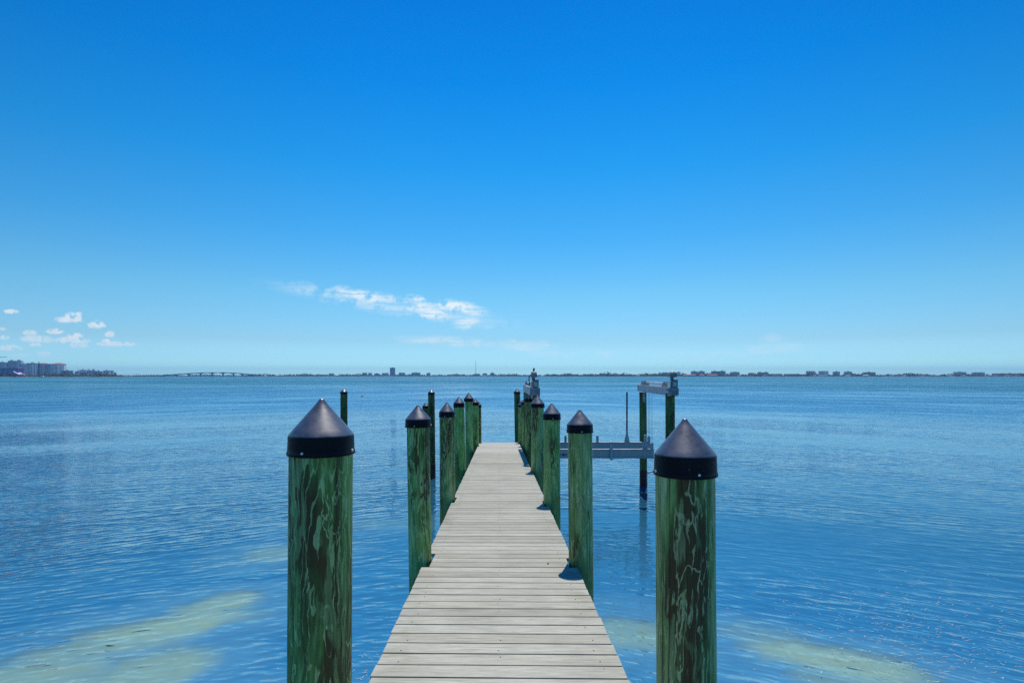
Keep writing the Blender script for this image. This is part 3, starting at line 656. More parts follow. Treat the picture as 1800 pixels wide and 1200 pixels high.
WALLS = {'cream': facade('cream_facade', (.90, .86, .76), (.26, .32, .38)), 'grey': facade('grey_facade', (.72, .74, .77), (.18, .25, .33)), 'white': facade('white_facade', (.94, .93, .91), (.30, .36, .42)),
         'blue': facade('blue_glass_facade', (.55, .62, .70), (.08, .15, .27), 3.4, 2.6), 'pink': facade('pink_facade', (.7, .55, .48), (.07, .08, .12)), 'dark': facade('dark_facade', (.20, .25, .32), (.045, .085, .15), 3.4, 3.0),
         'purple': facade('purple_facade', (.14, .07, .34), (.04, .03, .12), 5, 9), 'mauve': facade('mauve_facade', (.5, .38, .5), (.07, .07, .13))}
M['glass'] = facade('bay_glazing', (.50, .54, .60), (.07, .12, .20), 3.2, 50)
M['balcony'] = facade('balcony_stack', (.94, .93, .91), (.16, .22, .30), 3.2, 60)
M['roofred'] = mat_plain('red_tile', (.42, .13, .07), .8, 0, .25, .3)
M['roofgrey'] = mat_plain('flat_roof', (.45, .44, .42), .8, 0, .2, .3)
M['roofdark'] = mat_plain('dark_roof', (.10, .10, .11), .8, 0, .2, .3)
M['lav'] = mat_plain('lavender_shell', (.55, .42, .68), .5, 0, .12, .2)
M['housewall'] = mat_plain('villa_wall', (.66, .62, .54), .8, 0, .2, .3)
M['conc'] = mat_plain('bridge_concrete', (.30, .31, .32), .8, 0, .2, .1)
M['boat'] = mat_plain('white_hull', (.8, .8, .8), .3, 0, .05)
M['boatglass'] = mat_plain('cabin_glass', (.03, .04, .06), .2)

LAND = [(-500, 1500), (0, 1300), (190, 1330), (215, 1500), (240, 1650), (284, 2050), (300, 2700), (430, 2700), (447, 2300), (560, 2400), (700, 2700), (900, 2600), (1000, 2300), (1150, 2150), (1300, 2000), (1500, 1950), (1800, 1900), (2300, 1900)]
def shore_d(px):
    for (a, da), (b, db) in zip(LAND, LAND[1:]):
        if a <= px <= b: return da + (db - da) * (px - a) / (b - a)
    return LAND[0][1] if px < LAND[0][0] else LAND[-1][1]
ld = MB(); fr, bk, fl0, bk0 = [], [], [], []
PXS = list(range(-500, 2301, 10))
for px in PXS:
    d = shore_d(px) + 8 * math.sin(px * .13) + 5 * math.sin(px * .41)
    fr.append(((px - 900) / 1000 * d, d, .9)); fl0.append(((px - 900) / 1000 * (d - 4), d - 4, -1.2)); d += 500; bk.append(((px - 900) / 1000 * d, d, 1.2))
n = len(PXS)
ld.add(fl0 + fr + bk, [(i, i + 1, n + i + 1, n + i) for i in range(n - 1)] + [(n + i, n + i + 1, 2 * n + i + 1, 2 * n + i) for i in range(n - 1)])
tag(ld.build('shore_land', M['shore']), kind='structure')

# the woods along the shore: thousands of leaf clumps on low humps
def tree_top(px):
    h = 9.5 + 2.6 * math.sin(px * .071 + 1) + 1.6 * math.sin(px * .19) + 1.2 * math.sin(px * .47 + 2)
    if px < 205: h *= .75
    if 205 <= px < 285: h *= .45
    if 285 <= px < 445: h *= .85
    if 990 < px < 1300: h += 3.5
    return max(2.2, h)
wd_ = MB()
def clump(c, r):
    a = random.random() * 6.28; t = []
    for i in range(5): t.append(c + Vector((r * random.uniform(.8, 1.3) * math.cos(a + i * 1.257), r * random.uniform(.7, 1.2) * math.sin(a + i * 1.257), r * random.uniform(-.35, .35))))
    wd_.add(t + [c + Vector((random.uniform(-.4, .4) * r, random.uniform(-.4, .4) * r, r * random.uniform(.7, 1.1))), c - Vector((0, 0, r * .8))], [(i, (i + 1) % 5, 5) for i in range(5)] + [((i + 1) % 5, i, 6) for i in range(5)])
for px10 in range(-2500, 20500, 9):
    px = px10 / 10; base = shore_d(px)
    for j in range(3):
        q = px + random.uniform(-.6, .6); hump = tree_top(q) * random.uniform(.55, 1.12)
        d = base + 10 + random.random() * 50; k_ = d / 1000
        if 0 < px < 205 and random.random() < .25: continue
        r = random.uniform(1.2, 2.6); zc = 1 + random.uniform(.1, 1) ** .7 * hump
        clump(Vector(((q - 900) * k_, d, max(1.2, zc - r * .7))), r)
# the thick of the wood behind the outer clumps
core = []; cpx = [-250 + i * .8 for i in range(2875)]
for px in cpx:
    d = shore_d(px); k_ = d / 1000; h = 1 + tree_top(px) * (.62 + .16 * math.sin(px * 2.3) * math.sin(px * .9 + 1) + random.uniform(-.10, .10))
    for dd_, zz in ((14, .2), (18 + random.uniform(-2, 2), h * .7), (30, h), (44, h * .9), (60, .2)): core.append(((px - 900) / 1000 * (d + dd_), d + dd_, zz))
wd_.add(core, [(5 * i + j, 5 * i + 5 + j, 5 * i + 6 + j, 5 * i + 1 + j) for i in range(len(cpx) - 1) if not (0 < cpx[i] < 205 and int(cpx[i] / 5) % 3 == 0) for j in range(4)])
tag(wd_.build('shore_woods', M['woods']), 'low dark line of mixed trees along the far shore', 'woods', kind='stuff')

def face(x, y): return math.atan2(-x, y) * .6
TINY = 14
def building(label, x0, x1, top, wall='cream', roof='flat', bays=3, back=60, notch=0, pent=1, group=None, depth=None, style='glass', base_py=None, d=None, roof_h=2.5, cat='building', name='apartment_building'):
    d = d or shore_d((x0 + x1) / 2) + back; k = d / 1000
    W = (x1 - x0) * k; H = (660 - top) * k + EYE - 1.0; x = ((x0 + x1) / 2 - 900) * k; D = depth or max(10, min(W * .7, 24))
    root = empty(name, (x, d + D / 2, 1.0), label, cat, group); root.rotation_euler = (0, 0, face(x, d))
    Hb = H - (roof_h if roof != 'flat' else 1.2) - (2.6 if pent and roof == 'flat' else 0)
    m = MB()
    if notch:
        m.bbox(-W / 2, -W * notch, -D / 2, D / 2, -1, Hb); m.bbox(-W * notch, W * notch, -D / 2 + 2.5, D / 2 - 1, -1, Hb - 2.2); m.bbox(W * notch, W / 2, -D / 2, D / 2, -1, Hb)
    else: m.bbox(-W / 2, W / 2, -D / 2, D / 2, -1, Hb)
    m.build('wall', WALLS[wall], root)
    r = MB()
    if roof == 'flat':
        if notch: r.bbox(-W / 2 - .3, -W * notch + .2, -D / 2 - .3, D / 2 + .3, Hb, Hb + 1.0); r.bbox(W * notch - .2, W / 2 + .3, -D / 2 - .3, D / 2 + .3, Hb, Hb + 1.0)
        else: r.bbox(-W / 2 - .3, W / 2 + .3, -D / 2 - .3, D / 2 + .3, Hb, Hb + 1.0)
        rf = r.build('roof', M['roofgrey'], root)
        for i in range(pent):
            px_ = 0 if pent == 1 else (-.28 + .56 * i / (pent - 1)) * W
            p = MB(); p.bbox(px_ - min(W * .12, 4), px_ + min(W * .12, 4), -3, 3, Hb + 1.0, Hb + 3.8); p.build('penthouse', M['roofgrey'] if i % 2 else WALLS['white'], rf)
    else:
        ex = .8; a, b = W / 2 + ex, D / 2 + ex; ri = max(0.0, a - b)
        r.add([(-a, -b, Hb), (a, -b, Hb), (a, b, Hb), (-a, b, Hb), (-ri, 0, Hb + roof_h), (ri, 0, Hb + roof_h)], [(0, 1, 5, 4), (2, 3, 4, 5), (1, 2, 5), (3, 0, 4), (3, 2, 1, 0)])
        r.build('roof', M['roofred'] if roof == 'red' else M['roofdark'], root)
    for i in range(bays):
        bw = W / bays * .5; xc = -W / 2 + W * (i + .5) / bays
        if notch and abs(xc) < W * notch + bw / 2: continue
        b = MB(); b.bbox(xc - bw / 2, xc + bw / 2, -D / 2 - .9, -D / 2 - .01, 1.5, Hb - .8)
        b.build('balcony' if style == 'balcony' else 'window_bay', M['balcony'] if style == 'balcony' else M['glass'], root)
    return root
B = building
# left cluster, from the frame edge to the causeway
B('blue glass tower cut by the left frame edge above the purple hall', -8, 7.5, 634.5, 'blue', bays=3, back=160)
B('tall grey blue glass tower with a stepped crown, highest left of the cluster', 13.3, 31, 632, 'blue', bays=3, back=170, pent=2)
B('low dark mid-rise wedged between the blue tower and the purple hall', 7.5, 13, 638.5, 'dark', bays=1, back=180, pent=0)
B('set back grey slab right of the stepped blue tower', 32, 45, 637.5, 'grey', bays=3, back=150)
B('broad grey blue condo tower with white corner strips beside the spired building', 45.3, 61, 636, 'blue', bays=4, back=120, style='balcony')
o_ = B('dark condo with a pointed spire on its left corner', 61.3, 70, 638, 'dark', bays=2, back=130, pent=0)
sp_ = MB(); sp_.lathe([(3.2, 30), (3.2, 33.5), (1.4, 35), (1.3, 37), (.2, 42.5)], 10); s_ = sp_.build('spire', M['roofdark'], o_, smooth=True, angle=30); s_.location = (1.0, -4, -3.5)
B('condo with a bright red hipped roof right of the spire', 70, 79.5, 637.4, 'grey', 'red', bays=3, back=125)
B('narrow blue glass condo between the two red roofed towers', 78.8, 88, 639, 'blue', bays=3, back=110, pent=0)
B('wide pale condo with a red roof at the right end of the tall row', 88.2, 107, 637.3, 'white', 'red', bays=4, back=100, style='balcony', roof_h=3.2)
B('dark teal mid-rise beside the wide pale red roofed condo', 107.6, 122, 649, 'dark', bays=3, back=80)
B('low cream waterfront block right of the dark teal mid-rise', 118.5, 131, 656, 'cream', bays=3, back=40, pent=0)
B('white mid-rise with a small tower on the roof, first past the gap', 131, 140, 650.3, 'white', bays=2, back=90)
B('cream mid-rise with a raised centre behind the mauve block', 138.5, 148.5, 648, 'cream', bays=2, back=110)
B('low mauve block standing at the waterfront', 140.5, 151, 654, 'mauve', bays=3, back=40, pent=0)
B('white stepped mid-rise right of the mauve block', 151.5, 163.5, 648.5, 'white', bays=4, back=80, pent=2)
B('grey mid-rise with dark bays before the low white block', 164, 176, 650, 'grey', bays=3, back=80)
B('low white flat block between two grey mid-rises', 176, 181.5, 655.3, 'white', bays=2, back=60, pent=0)
B('cream round-topped mid-rise near the right end of the left cluster', 181, 190, 649, 'cream', bays=3, back=80)
B('slim grey mid-rise next to the last block of the left cluster', 189.5, 196, 650.8, 'grey', bays=2, back=80, pent=0)
B('small dark block ending the left cluster before the palms', 195.5, 200.5, 654, 'dark', bays=2, back=60, pent=0)
# the purple hall
def hall():
    d = 1330; k = d / 1000; x = (17 - 900) * k; root = empty('concert_hall', (x, d, 1.0), 'deep purple concert hall with a sweeping lavender shell by the water', 'concert hall'); root.rotation_euler = (0, 0, face(x, d) * .4)
    m = MB(); m.bbox(-20, 20, -6, 14, -1, 20); m.build('wall', WALLS['purple'], root)
    m = MB(); m.bbox(-18.5, -4, -5, 12, 20, 21.5); m.bbox(-2, 19, -5, 12, 20, 22); m.build('roof', M['roofgrey'], root)
    for i in range(4):
        b = MB(); xc = -15 + i * 10; b.bbox(xc - 3, xc + 3, -6.6, -6.01, 1, 17); b.build('window_bay', WALLS['dark'], root)
    m = MB(); vs = []; n_ = 10
    for i in range(n_ + 1):
        t = i / n_; xx = 15 + 25 * t; zz = 11 * (1 - t) ** 1.6 + 1.2
        vs += [(xx, -14 + 3 * t, zz), (xx, 6 - 4 * t, zz + 1.4 * (1 - t)), (xx, -14 + 3 * t, max(-.5, zz - 1.2)), (xx, 6 - 4 * t, max(-.3, zz - 1.0))]
    fs = []
    for i in range(n_):
        a = 4 * i; fs += [(a, a + 4, a + 5, a + 1), (a + 2, a + 3, a + 7, a + 6), (a, a + 2, a + 6, a + 4), (a + 1, a + 5, a + 7, a + 3)]
    fs += [(0, 1, 3, 2), (4 * n_, 4 * n_ + 2, 4 * n_ + 3, 4 * n_ + 1)]
    m.add(vs, fs); m.build('shell_roof', M['lav'], root, smooth=True, angle=40)
    m = MB(); m.bbox(18, 36, -10, 2, -1, 2.2); m.build('lobby', WALLS['purple'], root)
hall()
# tower crane beyond the left frame edge, its jib reaching into view
def crane():
    d = 1520; k = d / 1000; root = empty('tower_crane', ((-14 - 900) * k, d, 1.0), 'tower crane whose thin jib reaches in at the left frame edge', 'crane')
    zj = EYE + (660 - 627.8) * k - 1
    def truss(mb, a, b, w_, n_, r):
        a, b = Vector(a), Vector(b); u = (b - a).normalized(); s = u.cross(Vector((0, 1, 0))).normalized() if abs(u.y) < .9 else Vector((1, 0, 0)); t = u.cross(s)
        cs = [(-w_, -w_), (w_, -w_), (w_, w_), (-w_, w_)]
        for p, q in cs: mb.tube([a + s * p + t * q, b + s * p + t * q], r, 4)
        L_ = (b - a).length
        for i in range(n_):
            for j in range(4):
                p, q = cs[j], cs[(j + 1) % 4]; mb.tube([a + u * L_ * i / n_ + s * p[0] + t * p[1], a + u * L_ * (i + 1) / n_ + s * q[0] + t * q[1]], r * .6, 4)
    m = MB(); truss(m, (0, 0, -1), (0, 0, zj + 6), .8, 16, .25); m.build('mast', M['roofgrey'], root)
    m = MB(); truss(m, (-12, 0, zj), (39, 0, zj + .6), .5, 18, .28); m.build('jib', M['roofgrey'], root)
    m = MB(); m.bbox(-13, -9, -1, 1, zj - 2.5, zj - .6); m.build('counterweight', M['roofdark'], root)
    m = MB(); m.bbox(-1.2, 1.2, -2.2, -.9, zj - 3, zj - .8); m.build('cab', M['boat'], root)
crane()
# bridge
def bridge():
    root = empty('bridge', ((365 - 900) * 2.2, 2200, 0), 'long low arching concrete road bridge between the left shore and the middle shore', 'bridge'); o = root.location
    prof = [(236, 660.2), (262, 659.8), (287, 659.2), (305, 658.0), (323, 656.9), (340, 655.7), (358, 654.9), (377, 654.5), (395, 654.7), (417, 655.6), (432, 656.9), (447, 658.6), (462, 659.6)]
    def top(px):
        for (a, ya), (b, yb_) in zip(prof, prof[1:]):
            if a <= px <= b: return ya + (yb_ - ya) * (px - a) / (b - a)
        return 660
    dd = lambda px: 2080 + (px - 240) * 1.0
    piers = [262, 276, 289, 310.5, 332, 352.7, 373, 392, 410.3, 426, 440]
    m = MB(); vs = []; xs = [236 + i * 1.0 for i in range(227)]
    for px in xs:
        d = dd(px); k = d / 1000; z = EYE + (660 - top(px)) * k
        near = min(abs(px - p) for p in piers); th = 1.6 + 3.0 * max(0.0, 1 - near / 9.5) ** 1.8
        if px < 300 or px > 425: th = 1.8
        for yy, zz in ((-7, z), (7, z), (7, z - 1.0), (4, z - th), (-4, z - th), (-7, z - 1.0)): vs.append(Vector(((px - 900) * k, d + yy, zz)) - o)
    n_ = len(xs); fs = [(6 * i + j, 6 * i + (j + 1) % 6, 6 * i + 6 + (j + 1) % 6, 6 * i + 6 + j) for i in range(n_ - 1) for j in range(6)] + [(0, 1, 2, 3, 4, 5), tuple(6 * (n_ - 1) + j for j in (5, 4, 3, 2, 1, 0))]
    m.add(vs, fs); m.build('deck', M['conc'], root)
    for s in (-6.8, 6.8):
        r_ = MB(); vs = []
        for px in xs:
            d = dd(px); k = d / 1000; z = EYE + (660 - top(px)) * k; vs += [Vector(((px - 900) * k, d + s, z + .003)) - o, Vector(((px - 900) * k, d + s, z + 1.1)) - o]
        r_.add(vs, [(2 * i, 2 * i + 2, 2 * i + 3, 2 * i + 1) for i in range(n_ - 1)]); ro = r_.build('railing', M['conc'], root); so_ = ro.modifiers.new('thick', 'SOLIDIFY'); so_.thickness = .2
    for p in piers:
        d = dd(p); k = d / 1000; z = EYE + (660 - top(p)) * k - (3.5 if 300 < p < 425 else 1.7); x = (p - 900) * k
        q = MB(); wv_ = 1.5; q.add([Vector(v) - o for v in ((x - wv_, d - 4, -1.2), (x + wv_, d - 4, -1.2), (x + wv_, d + 4, -1.2), (x - wv_, d + 4, -1.2), (x - wv_ * .8, d - 3.6, z), (x + wv_ * .8, d - 3.6, z), (x + wv_ * .8, d + 3.6, z), (x - wv_ * .8, d + 3.6, z))],
              [(3, 2, 1, 0), (4, 5, 6, 7), (0, 1, 5, 4), (1, 2, 6, 5), (2, 3, 7, 6), (3, 0, 4, 7)]); q.build('pier', M['conc'], root)
bridge()
# middle shore
B('small pale block alone above the trees, left of the middle cluster', 577.5, 586, 656, 'white', bays=2, pent=0)
B('very low pale block just left of the middle cluster', 619.5, 626, 657.9, 'white', bays=2, pent=0, name='apartment_building')
B('grey five storey block at the left end of the middle cluster', 636.5, 644.5, 654.8, 'grey', bays=3, style='balcony', pent=0)
B('smaller pale block second in the middle cluster', 647, 653, 655, 'cream', bays=2, pent=0)
B('dark square block third in the middle cluster', 657.3, 666, 655.3, 'dark', bays=3)
B('wide pale block just left of the lone tall tower', 671, 682, 655.2, 'grey', bays=4, style='balcony', pent=0)
B('lone dark blue tower rising far above the low middle shore', 685, 693.8, 645, 'dark', bays=4, back=90, depth=20)
B('grey block just right of the lone tall tower', 700.5, 711, 654.6, 'grey', bays=3, style='balcony', pent=0)
B('long low cream block at the waterline right of the lone tower', 705, 721, 658.3, 'cream', bays=4, back=25, pent=0)
B('two part blue grey block right of the lone tower', 723, 738, 653.6, 'blue', bays=4, notch=.05)
B('small grey block with a rooftop box at the right end of the middle cluster', 749.5, 756.2, 654.3, 'grey', bays=2)
B('long low grey block at the foot of the radio mast', 833, 843.5, 656.7, 'dark', bays=3, pent=0)
B('dark low block right of the radio mast above a white house', 848, 855.8, 655.8, 'dark', bays=3, pent=0)
B('blue grey ribbed block standing alone right of the radio mast', 862, 869, 654, 'blue', bays=3)
B('long pink roofed low building left of the lift motor', 893, 908, 658, 'mauve', 'red', bays=4, roof_h=1.4)
# right shore
B('pale hotel block left of the right lift motor', 1166, 1176.3, 653.3, 'grey', bays=3, back=90)
B('pale blue stepped hotel right of the lift motor', 1183.5, 1197, 652.8, 'blue', bays=4, back=90, pent=2, style='balcony')
B('dark double block with a middle notch, first big one on the right shore', 1217, 1239.5, 651, 'blue', bays=6, back=110, notch=.06, pent=2)
B('dark ribbed double block, second and widest of the two big ones on the right shore', 1253, 1276, 650.8, 'dark', bays=7, back=110, notch=.035, pent=2)
B('pale block with a raised hipped centre, right of the two big double blocks', 1286, 1301, 652.9, 'grey', 'dark', bays=4, back=90, roof_h=2.4)
B('small grey hipped block between the raised pale block and the twin penthouse block', 1317, 1326.8, 654.6, 'grey', 'dark', bays=3, back=80, roof_h=2.0)
B('dark block with twin rooftop boxes on the right shore', 1335, 1352, 653, 'blue', bays=5, back=80, pent=2)
B('low wide dark block over red roofs, right of the twin rooftop boxes', 1358, 1376, 656.7, 'dark', bays=5, back=70, pent=0)
B('low dark flat block, next after the low wide dark one', 1380.5, 1391, 656.8, 'blue', bays=3, back=70, pent=0)
B('low grey flat block behind trees, last before the row of four towers', 1394, 1405, 656.8, 'grey', bays=3, back=70, pent=0)
GT = 'row of similar condo towers on the right shore'
B('first from the left in the row of four condo towers, broad and dark', 1421, 1434, 651.8, 'dark', bays=4, back=100, pent=0, style='balcony', group=GT)
B('second from the left in the row of four condo towers, broad and ribbed', 1443, 1457, 651.8, 'grey', bays=4, back=100, pent=0, style='balcony', group=GT)
B('third from the left in the row of four condo towers, slim with a rooftop box', 1467, 1477, 651.6, 'blue', bays=3, back=100, group=GT)
B('last in the row of four condo towers, slim beside a gap of sky', 1487, 1498, 651.6, 'blue', bays=3, back=100, group=GT)
B('wide dark slab standing alone right of the four condo towers', 1522, 1540, 652.6, 'dark', bays=6, back=100)
B('blue grey ribbed block alone above villas, left of the white fronted block', 1683, 1698.8, 652.2, 'blue', bays=5, back=90, style='balcony')
B('white fronted grey block, right of the blue grey ribbed one', 1716, 1732, 654, 'grey', bays=3, back=90, pent=0)
B('low dark long block near the right frame edge', 1753, 1770, 656, 'dark', bays=5, back=80, pent=0)
B('longest low dark block running to the right frame edge', 1776, 1812, 656, 'dark', bays=9, back=80, pent=0)

# radio mast
def mast():
    d = 2700; k = d / 1000; root = empty('radio_mast', ((836.2 - 900) * k, d, 1), 'slim radio mast standing above the middle shore trees', 'radio mast'); H = (660 - 632) * k
    for i in range(3):
        a = i * 2.094; m = MB(); m.tube([(1.3 * math.cos(a), 1.3 * math.sin(a), -1), (.8 * math.cos(a), .8 * math.sin(a), H * .7), (.2 * math.cos(a), .2 * math.sin(a), H)], [.45, .36, .16], 6); m.build('leg', M['roofgrey'], root)
    m = MB()
    for j in range(18):
        z = H * j / 18; q = 1.3 - 1.1 * j / 18
        for i in range(3): a, b = i * 2.094, (i + 1) * 2.094; m.tube([(q * math.cos(a), q * math.sin(a), z), (q * math.cos(b), q * math.sin(b), z + H / 18)], .14, 4)
    m.build('lattice', M['roofgrey'], root)
mast()

# waterfront houses
def house(label, px, wpx, top, roof='red', group=None, back=-4):
    d = shore_d(px) + back; k = d / 1000; W = wpx * k; H = (660 - top) * k + EYE - 1; x = (px - 900) * k
    root = empty('house', (x, d + 6, 1.0), label, 'house', group); root.rotation_euler = (0, 0, face(x, d) * .5)
    hw = max(2.6, H * .6); D = 11; m = MB(); m.bbox(-W / 2, W / 2, -D / 2, D / 2, -.8, hw); m.build('wall', M['housewall'], root)
    r = MB(); a, b = W / 2 + .6, D / 2 + .6; ri = max(0.0, a - b)
    r.add([(-a, -b, hw), (a, -b, hw), (a, b, hw), (-a, b, hw), (-ri, 0, max(hw + 1, H)), (ri, 0, max(hw + 1, H))], [(0, 1, 5, 4), (2, 3, 4, 5), (1, 2, 5), (3, 0, 4), (3, 2, 1, 0)])
    r.build('roof', {'red': M['roofred'], 'grey': M['roofgrey'], 'dark': M['roofdark'], 'white': M['boat']}[roof], root)
    nw = max(2, int(W / 7))
    for i in range(nw):
        g = MB(); xc = -W / 2 + W * (i + .5) / nw; g.bbox(xc - 1.3, xc + 1.3, -D / 2 - .08, -D / 2 - .005, .6, hw - .5); g.build('window', M['boatglass'], root)
for a in [('long red roofed house in front of the first big double block', 1215, 17, 657.6, 'red'), ('short red roofed house at the right foot of the first double block', 1235, 9, 657.6, 'red'), ('long red roofed house left of the widest double block', 1253, 18, 657.6, 'red'),
          ('white roofed boathouse below the raised pale block', 1300, 5, 660.3, 'white'), ('red roofed house in front of the twin rooftop boxes block', 1346, 7, 659.3, 'red'), ('long red roofed house below the low wide dark block', 1365, 12, 660.6, 'red'),
          ('small pink house between the two low flat dark blocks', 1377.5, 4, 659.6, 'red'), ('pale house with white roof at the foot of the first condo tower', 1433.5, 6, 660.2, 'white'), ('long grey roofed house below the second condo tower', 1449, 16, 660, 'grey'),
          ('wide pale roofed house below the last two condo towers', 1492, 10, 659.4, 'white'), ('long grey roofed house left of the wide dark slab', 1524, 10, 658.5, 'grey'), ('white house among trees right of the wide dark slab', 1568, 5, 660.8, 'white'), ('white house with grey roof halfway to the ribbed block', 1592, 6, 660.2, 'white'),
          ('long red roofed villa in the trees left of the white gabled house', 1625, 14, 660.3, 'red'), ('cream villa with red roof between two dark tree clumps', 1644, 8, 660.6, 'red'), ('white gabled house left of the ribbed blue block', 1672, 9, 659.6, 'white'), ('cream villa at the foot of the ribbed blue block', 1696, 8, 660, 'grey'),
          ('red roofed villa right of the white fronted block', 1739, 10, 659.6, 'red'), ('red roofed villa below the low dark long block', 1753, 9, 660.2, 'red'), ('long pink roofed villa between the two low dark long blocks', 1776, 13, 659.3, 'red'), ('red roofed villa near the right frame edge', 1791, 8, 660.4, 'red'),
          ('white boathouse under the woods left of the lift beam', 1123, 5, 659, 'white'), ('white house at the waterline right of the radio mast', 851, 8, 660, 'white'), ('low cream house at the waterline left of the radio mast', 822, 5, 660.5, 'white'), ('white fronted house near the left lift motor', 953, 7, 660.3, 'white'),
          ('white roofed house at the far end of the bridge', 466, 5, 659, 'white'), ('pink roofed house just right of the bridge', 451, 6, 660, 'red'), ('red roofed long house beside the right hotel', 1207, 10, 657.8, 'red')]:
    house(*a)

# palms and broad crowns that stand clear of the tree line
def make_palm():
    r = empty('palm_tree', (0, 0, 0), 'x', 'palm tree')
    m = MB(); m.tube([(0, 0, -.5), (.15, 0, 4), (.5, .1, 9)], [.28, .22, .16], 7); m.build('trunk', M['trunk'], r, smooth=True)
    c = MB()
    for i in range(16):
        a = i * 2.4; up = random.uniform(-.2, .9); L_ = random.uniform(2.6, 3.6); u = Vector((math.cos(a), math.sin(a), 0)); s = Vector((-u.y, u.x, 0))
        pr = [Vector((.5, .1, 9)) + u * L_ * t + Vector((0, 0, up * L_ * t * .8 - 2.4 * t * t)) for t in (0, .35, .7, 1)]; wdt = (.12, .5, .42, .05)
        vs = []
        for p, q in zip(pr, wdt): vs += [p - s * q - Vector((0, 0, q * .5)), p, p + s * q - Vector((0, 0, q * .5))]
        c.add(vs, [(3 * j + e, 3 * j + e + 1, 3 * j + e + 4, 3 * j + e + 3) for j in range(3) for e in (0, 1)])
    c.build('crown', M['frond'], r); return r
def make_tree():
    r = empty('shore_tree', (0, 0, 0), 'x', 'tree')
    m = MB(); m.tube([(0, 0, -.5), (.1, 0, 3), (.3, .2, 6)], [.35, .28, .15], 7); m.tube([(.1, 0, 3), (1.4, .5, 5.5)], [.2, .09], 6); m.tube([(.1, 0, 3.4), (-1.3, -.4, 5.8)], [.2, .09], 6); m.build('trunk', M['trunk'], r, smooth=True)
    c = MB()
    for i in range(150):
        a = random.random() * 6.28; q = random.random() ** .5 * 4.2; h = 4.0 + random.random() * 5.5 * (1 - (q / 4.6) ** 2); p = Vector((q * math.cos(a), q * math.sin(a), h)); s = random.uniform(.35, .8)
        t = [p + Vector((random.uniform(-s, s), random.uniform(-s, s), random.uniform(-s, s))) for _ in range(4)]; c.add(t, [(0, 1, 2), (0, 2, 3), (1, 3, 2)])
    c.build('crown', M['woods'], r); return r
palm, tree = make_palm(), make_tree()
used = {palm: False, tree: False}
def plant(src, px, top, label, group, back=8):
    o = src if not used[src] else copy_tree(src); used[src] = True
    d = shore_d(px) + back; k = d / 1000; H = (660 - top) * k + EYE - 1; s = H / (10.5 if src is palm else 9.3)
    o.location = ((px - 900) * k, d, 1.0); o.scale = (s, s, s) if src is palm else (s * random.uniform(.9, 1.3), s, s); o.rotation_euler = (0, 0, random.random() * 6)
    o['label'] = label; o['group'] = group
px = 201.5
while px < 272:
    plant(palm, px, 656.9 + random.uniform(-.7, .9) + (px - 200) * .008, 'palm in the row along the causeway between the left cluster and the bridge', 'causeway palms', 6)
    px += random.uniform(2.6, 4.4)
for px, top in ((492, 655.8), (514, 657), (525, 657), (595, 657.3), (603, 657), (607, 657.5), (803, 656.8), (811, 656.5), (879, 656), (886, 655.8), (881.5, 657), (901, 656.6)):
    plant(palm, px, top, 'palm poking above the tree line of the middle shore', 'middle shore palms', 14)
for px, top in ((1280, 655), (1284, 656), (1328, 655.5), (1331, 656), (1409, 657), (1508, 657), (1543, 657), (1547, 657), (1706, 657.5), (1204, 655.6), (1207, 656.2), (1057, 655.3), (1061, 655.6), (1745, 658)):
    plant(palm, px, top, 'palm standing above the trees of the right shore', 'right shore palms', 14)
for px, top in ((1016, 656.8), (1037, 656.6), (1056, 655.8), (1108, 657), (1150, 657.2), (985, 657.4), (935, 657)):
    plant(tree, px, top, 'round crowned tree in the dense wood behind the boat lift', 'trees behind the boat lift', 9)
for px, top in ((1563, 657), (1581, 656.2), (1606, 656), (1614, 657.3), (1640, 657.6), (1420, 657.6), (1412, 658), (1678, 657.3), (1686, 657.8), (1735, 657.6), (1744, 658), (1306, 657), (1500, 658)):
    plant(tree, px, top, 'round crowned tree between the houses of the right shore', 'trees between right shore houses', 9)
for px, top in ((470, 657), (480, 656.8), (500, 657.4), (515, 657.4), (540, 657.7), (566, 657.2), (456, 657.4)):
    plant(tree, px, top, 'tree in the wood between the bridge and the middle cluster', 'trees right of the bridge', 9)
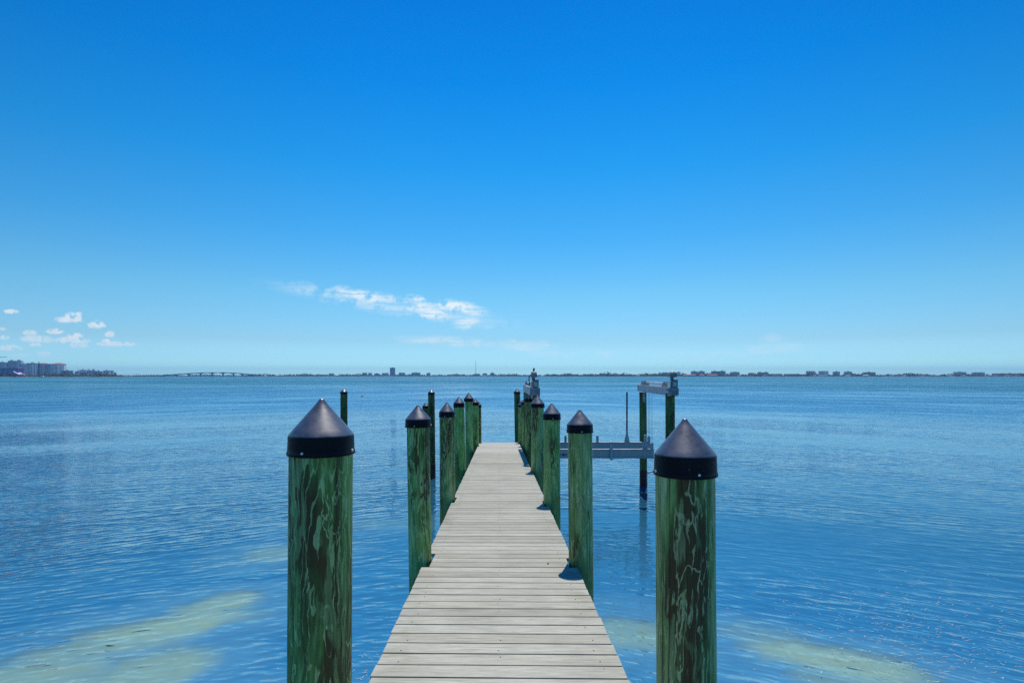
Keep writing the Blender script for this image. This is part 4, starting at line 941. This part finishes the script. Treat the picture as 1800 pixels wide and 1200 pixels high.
# moored boats
def make_boat():
    r = empty('motorboat', (0, 0, 0), 'x', 'boat')
    m = MB(); L_ = 4.5; secs = [(-L_, .9, .8), (-1, 1.15, .85), (2, 1.0, .95), (L_, .05, 1.25)]; vs = []
    for x, hw, z in secs: vs += [(x, -hw, z), (x, -hw * .6, -.2), (x, hw * .6, -.2), (x, hw, z)]
    m.add(vs, [(4 * i + j, 4 * i + (j + 1) % 4, 4 * i + 4 + (j + 1) % 4, 4 * i + 4 + j) for i in range(3) for j in range(4)] + [(0, 1, 2, 3), (15, 14, 13, 12)]); m.build('hull', M['boat'], r)
    m = MB(); m.prism([Vector((-1.5, -.7, .85)), Vector((1.6, -.7, .9)), Vector((.8, -.7, 2.0)), Vector((-1.5, -.7, 2.0))], Vector((0, 1.4, 0))); cb = m.build('cabin', M['boat'], r)
    m = MB(); m.bbox(-1.2, .6, -.76, -.705, 1.25, 1.8); m.build('window', M['boatglass'], cb); return r
boat = make_boat(); first = True
for px, d, s, lab in ((75, 1275, 1.6, 'white motorboat below the red roofed towers of the left cluster'), (512.5, 2370, 1.5, 'white boat moored under the trees right of the bridge'), (645.5, 2600, 1.5, 'white boat moored below the first blocks of the middle cluster'), (417, 2150, 1.5, 'white boat under the right end of the bridge'), (1235, 2000, 1.2, 'small white boat moored in front of the first double block'), (1320, 1970, 1.2, 'small white boat below the small grey hipped block'), (1604, 1910, 1.3, 'small white boat left of the red roofed villas'), (1011, 2240, 1.3, 'small white boat under the dense wood left of the lift')):
    b = boat if first else copy_tree(boat); first = False
    b.location = ((px - 900) / 1000 * d, d, 0); b.scale = (s, s, s); b.rotation_euler = (0, 0, random.uniform(-.4, .4)); b['label'] = lab; b['group'] = 'boats along the far shore'

# ------------------------------------------------------------------ haze
HAZE = 1.2e-4
if HAZE:
    hz = MB(); hz.bbox(-7500, 7500, -500, 7000, -3.0, 95)
    k = N('haze'); pv = k.n('VolumePrincipled', {'Color': (.28, .60, 1.0, 1), 'Density': HAZE, 'Anisotropy': 0.0}); k.link(pv.outputs[0], k.out.inputs[1])
    tag(hz.build('haze', k.m), kind='stuff')

# ------------------------------------------------------------------ camera and output
cam = bpy.data.cameras.new('camera'); co = bpy.data.objects.new('camera', cam); COL.objects.link(co)
co.location = (0, 0, EYE); co.rotation_euler = (R(90), 0, 0)
cam.sensor_width = 36; cam.lens = 20; cam.shift_y = 60 / 1800; cam.clip_start = .05; cam.clip_end = 30000
scene.camera = co
scene.view_settings.view_transform = 'Standard'; scene.view_settings.look = 'None'
scene.view_settings.exposure = 0; scene.view_settings.gamma = 1
scene.cycles.max_bounces = 6; scene.cycles.transparent_max_bounces = 8; scene.cycles.volume_bounces = 0
scene.cycles.caustics_reflective = False; scene.cycles.caustics_refractive = False
scene.cycles.sample_clamp_indirect = 6; scene.cycles.sample_clamp_direct = 1.6
scene.cycles.use_denoising = False
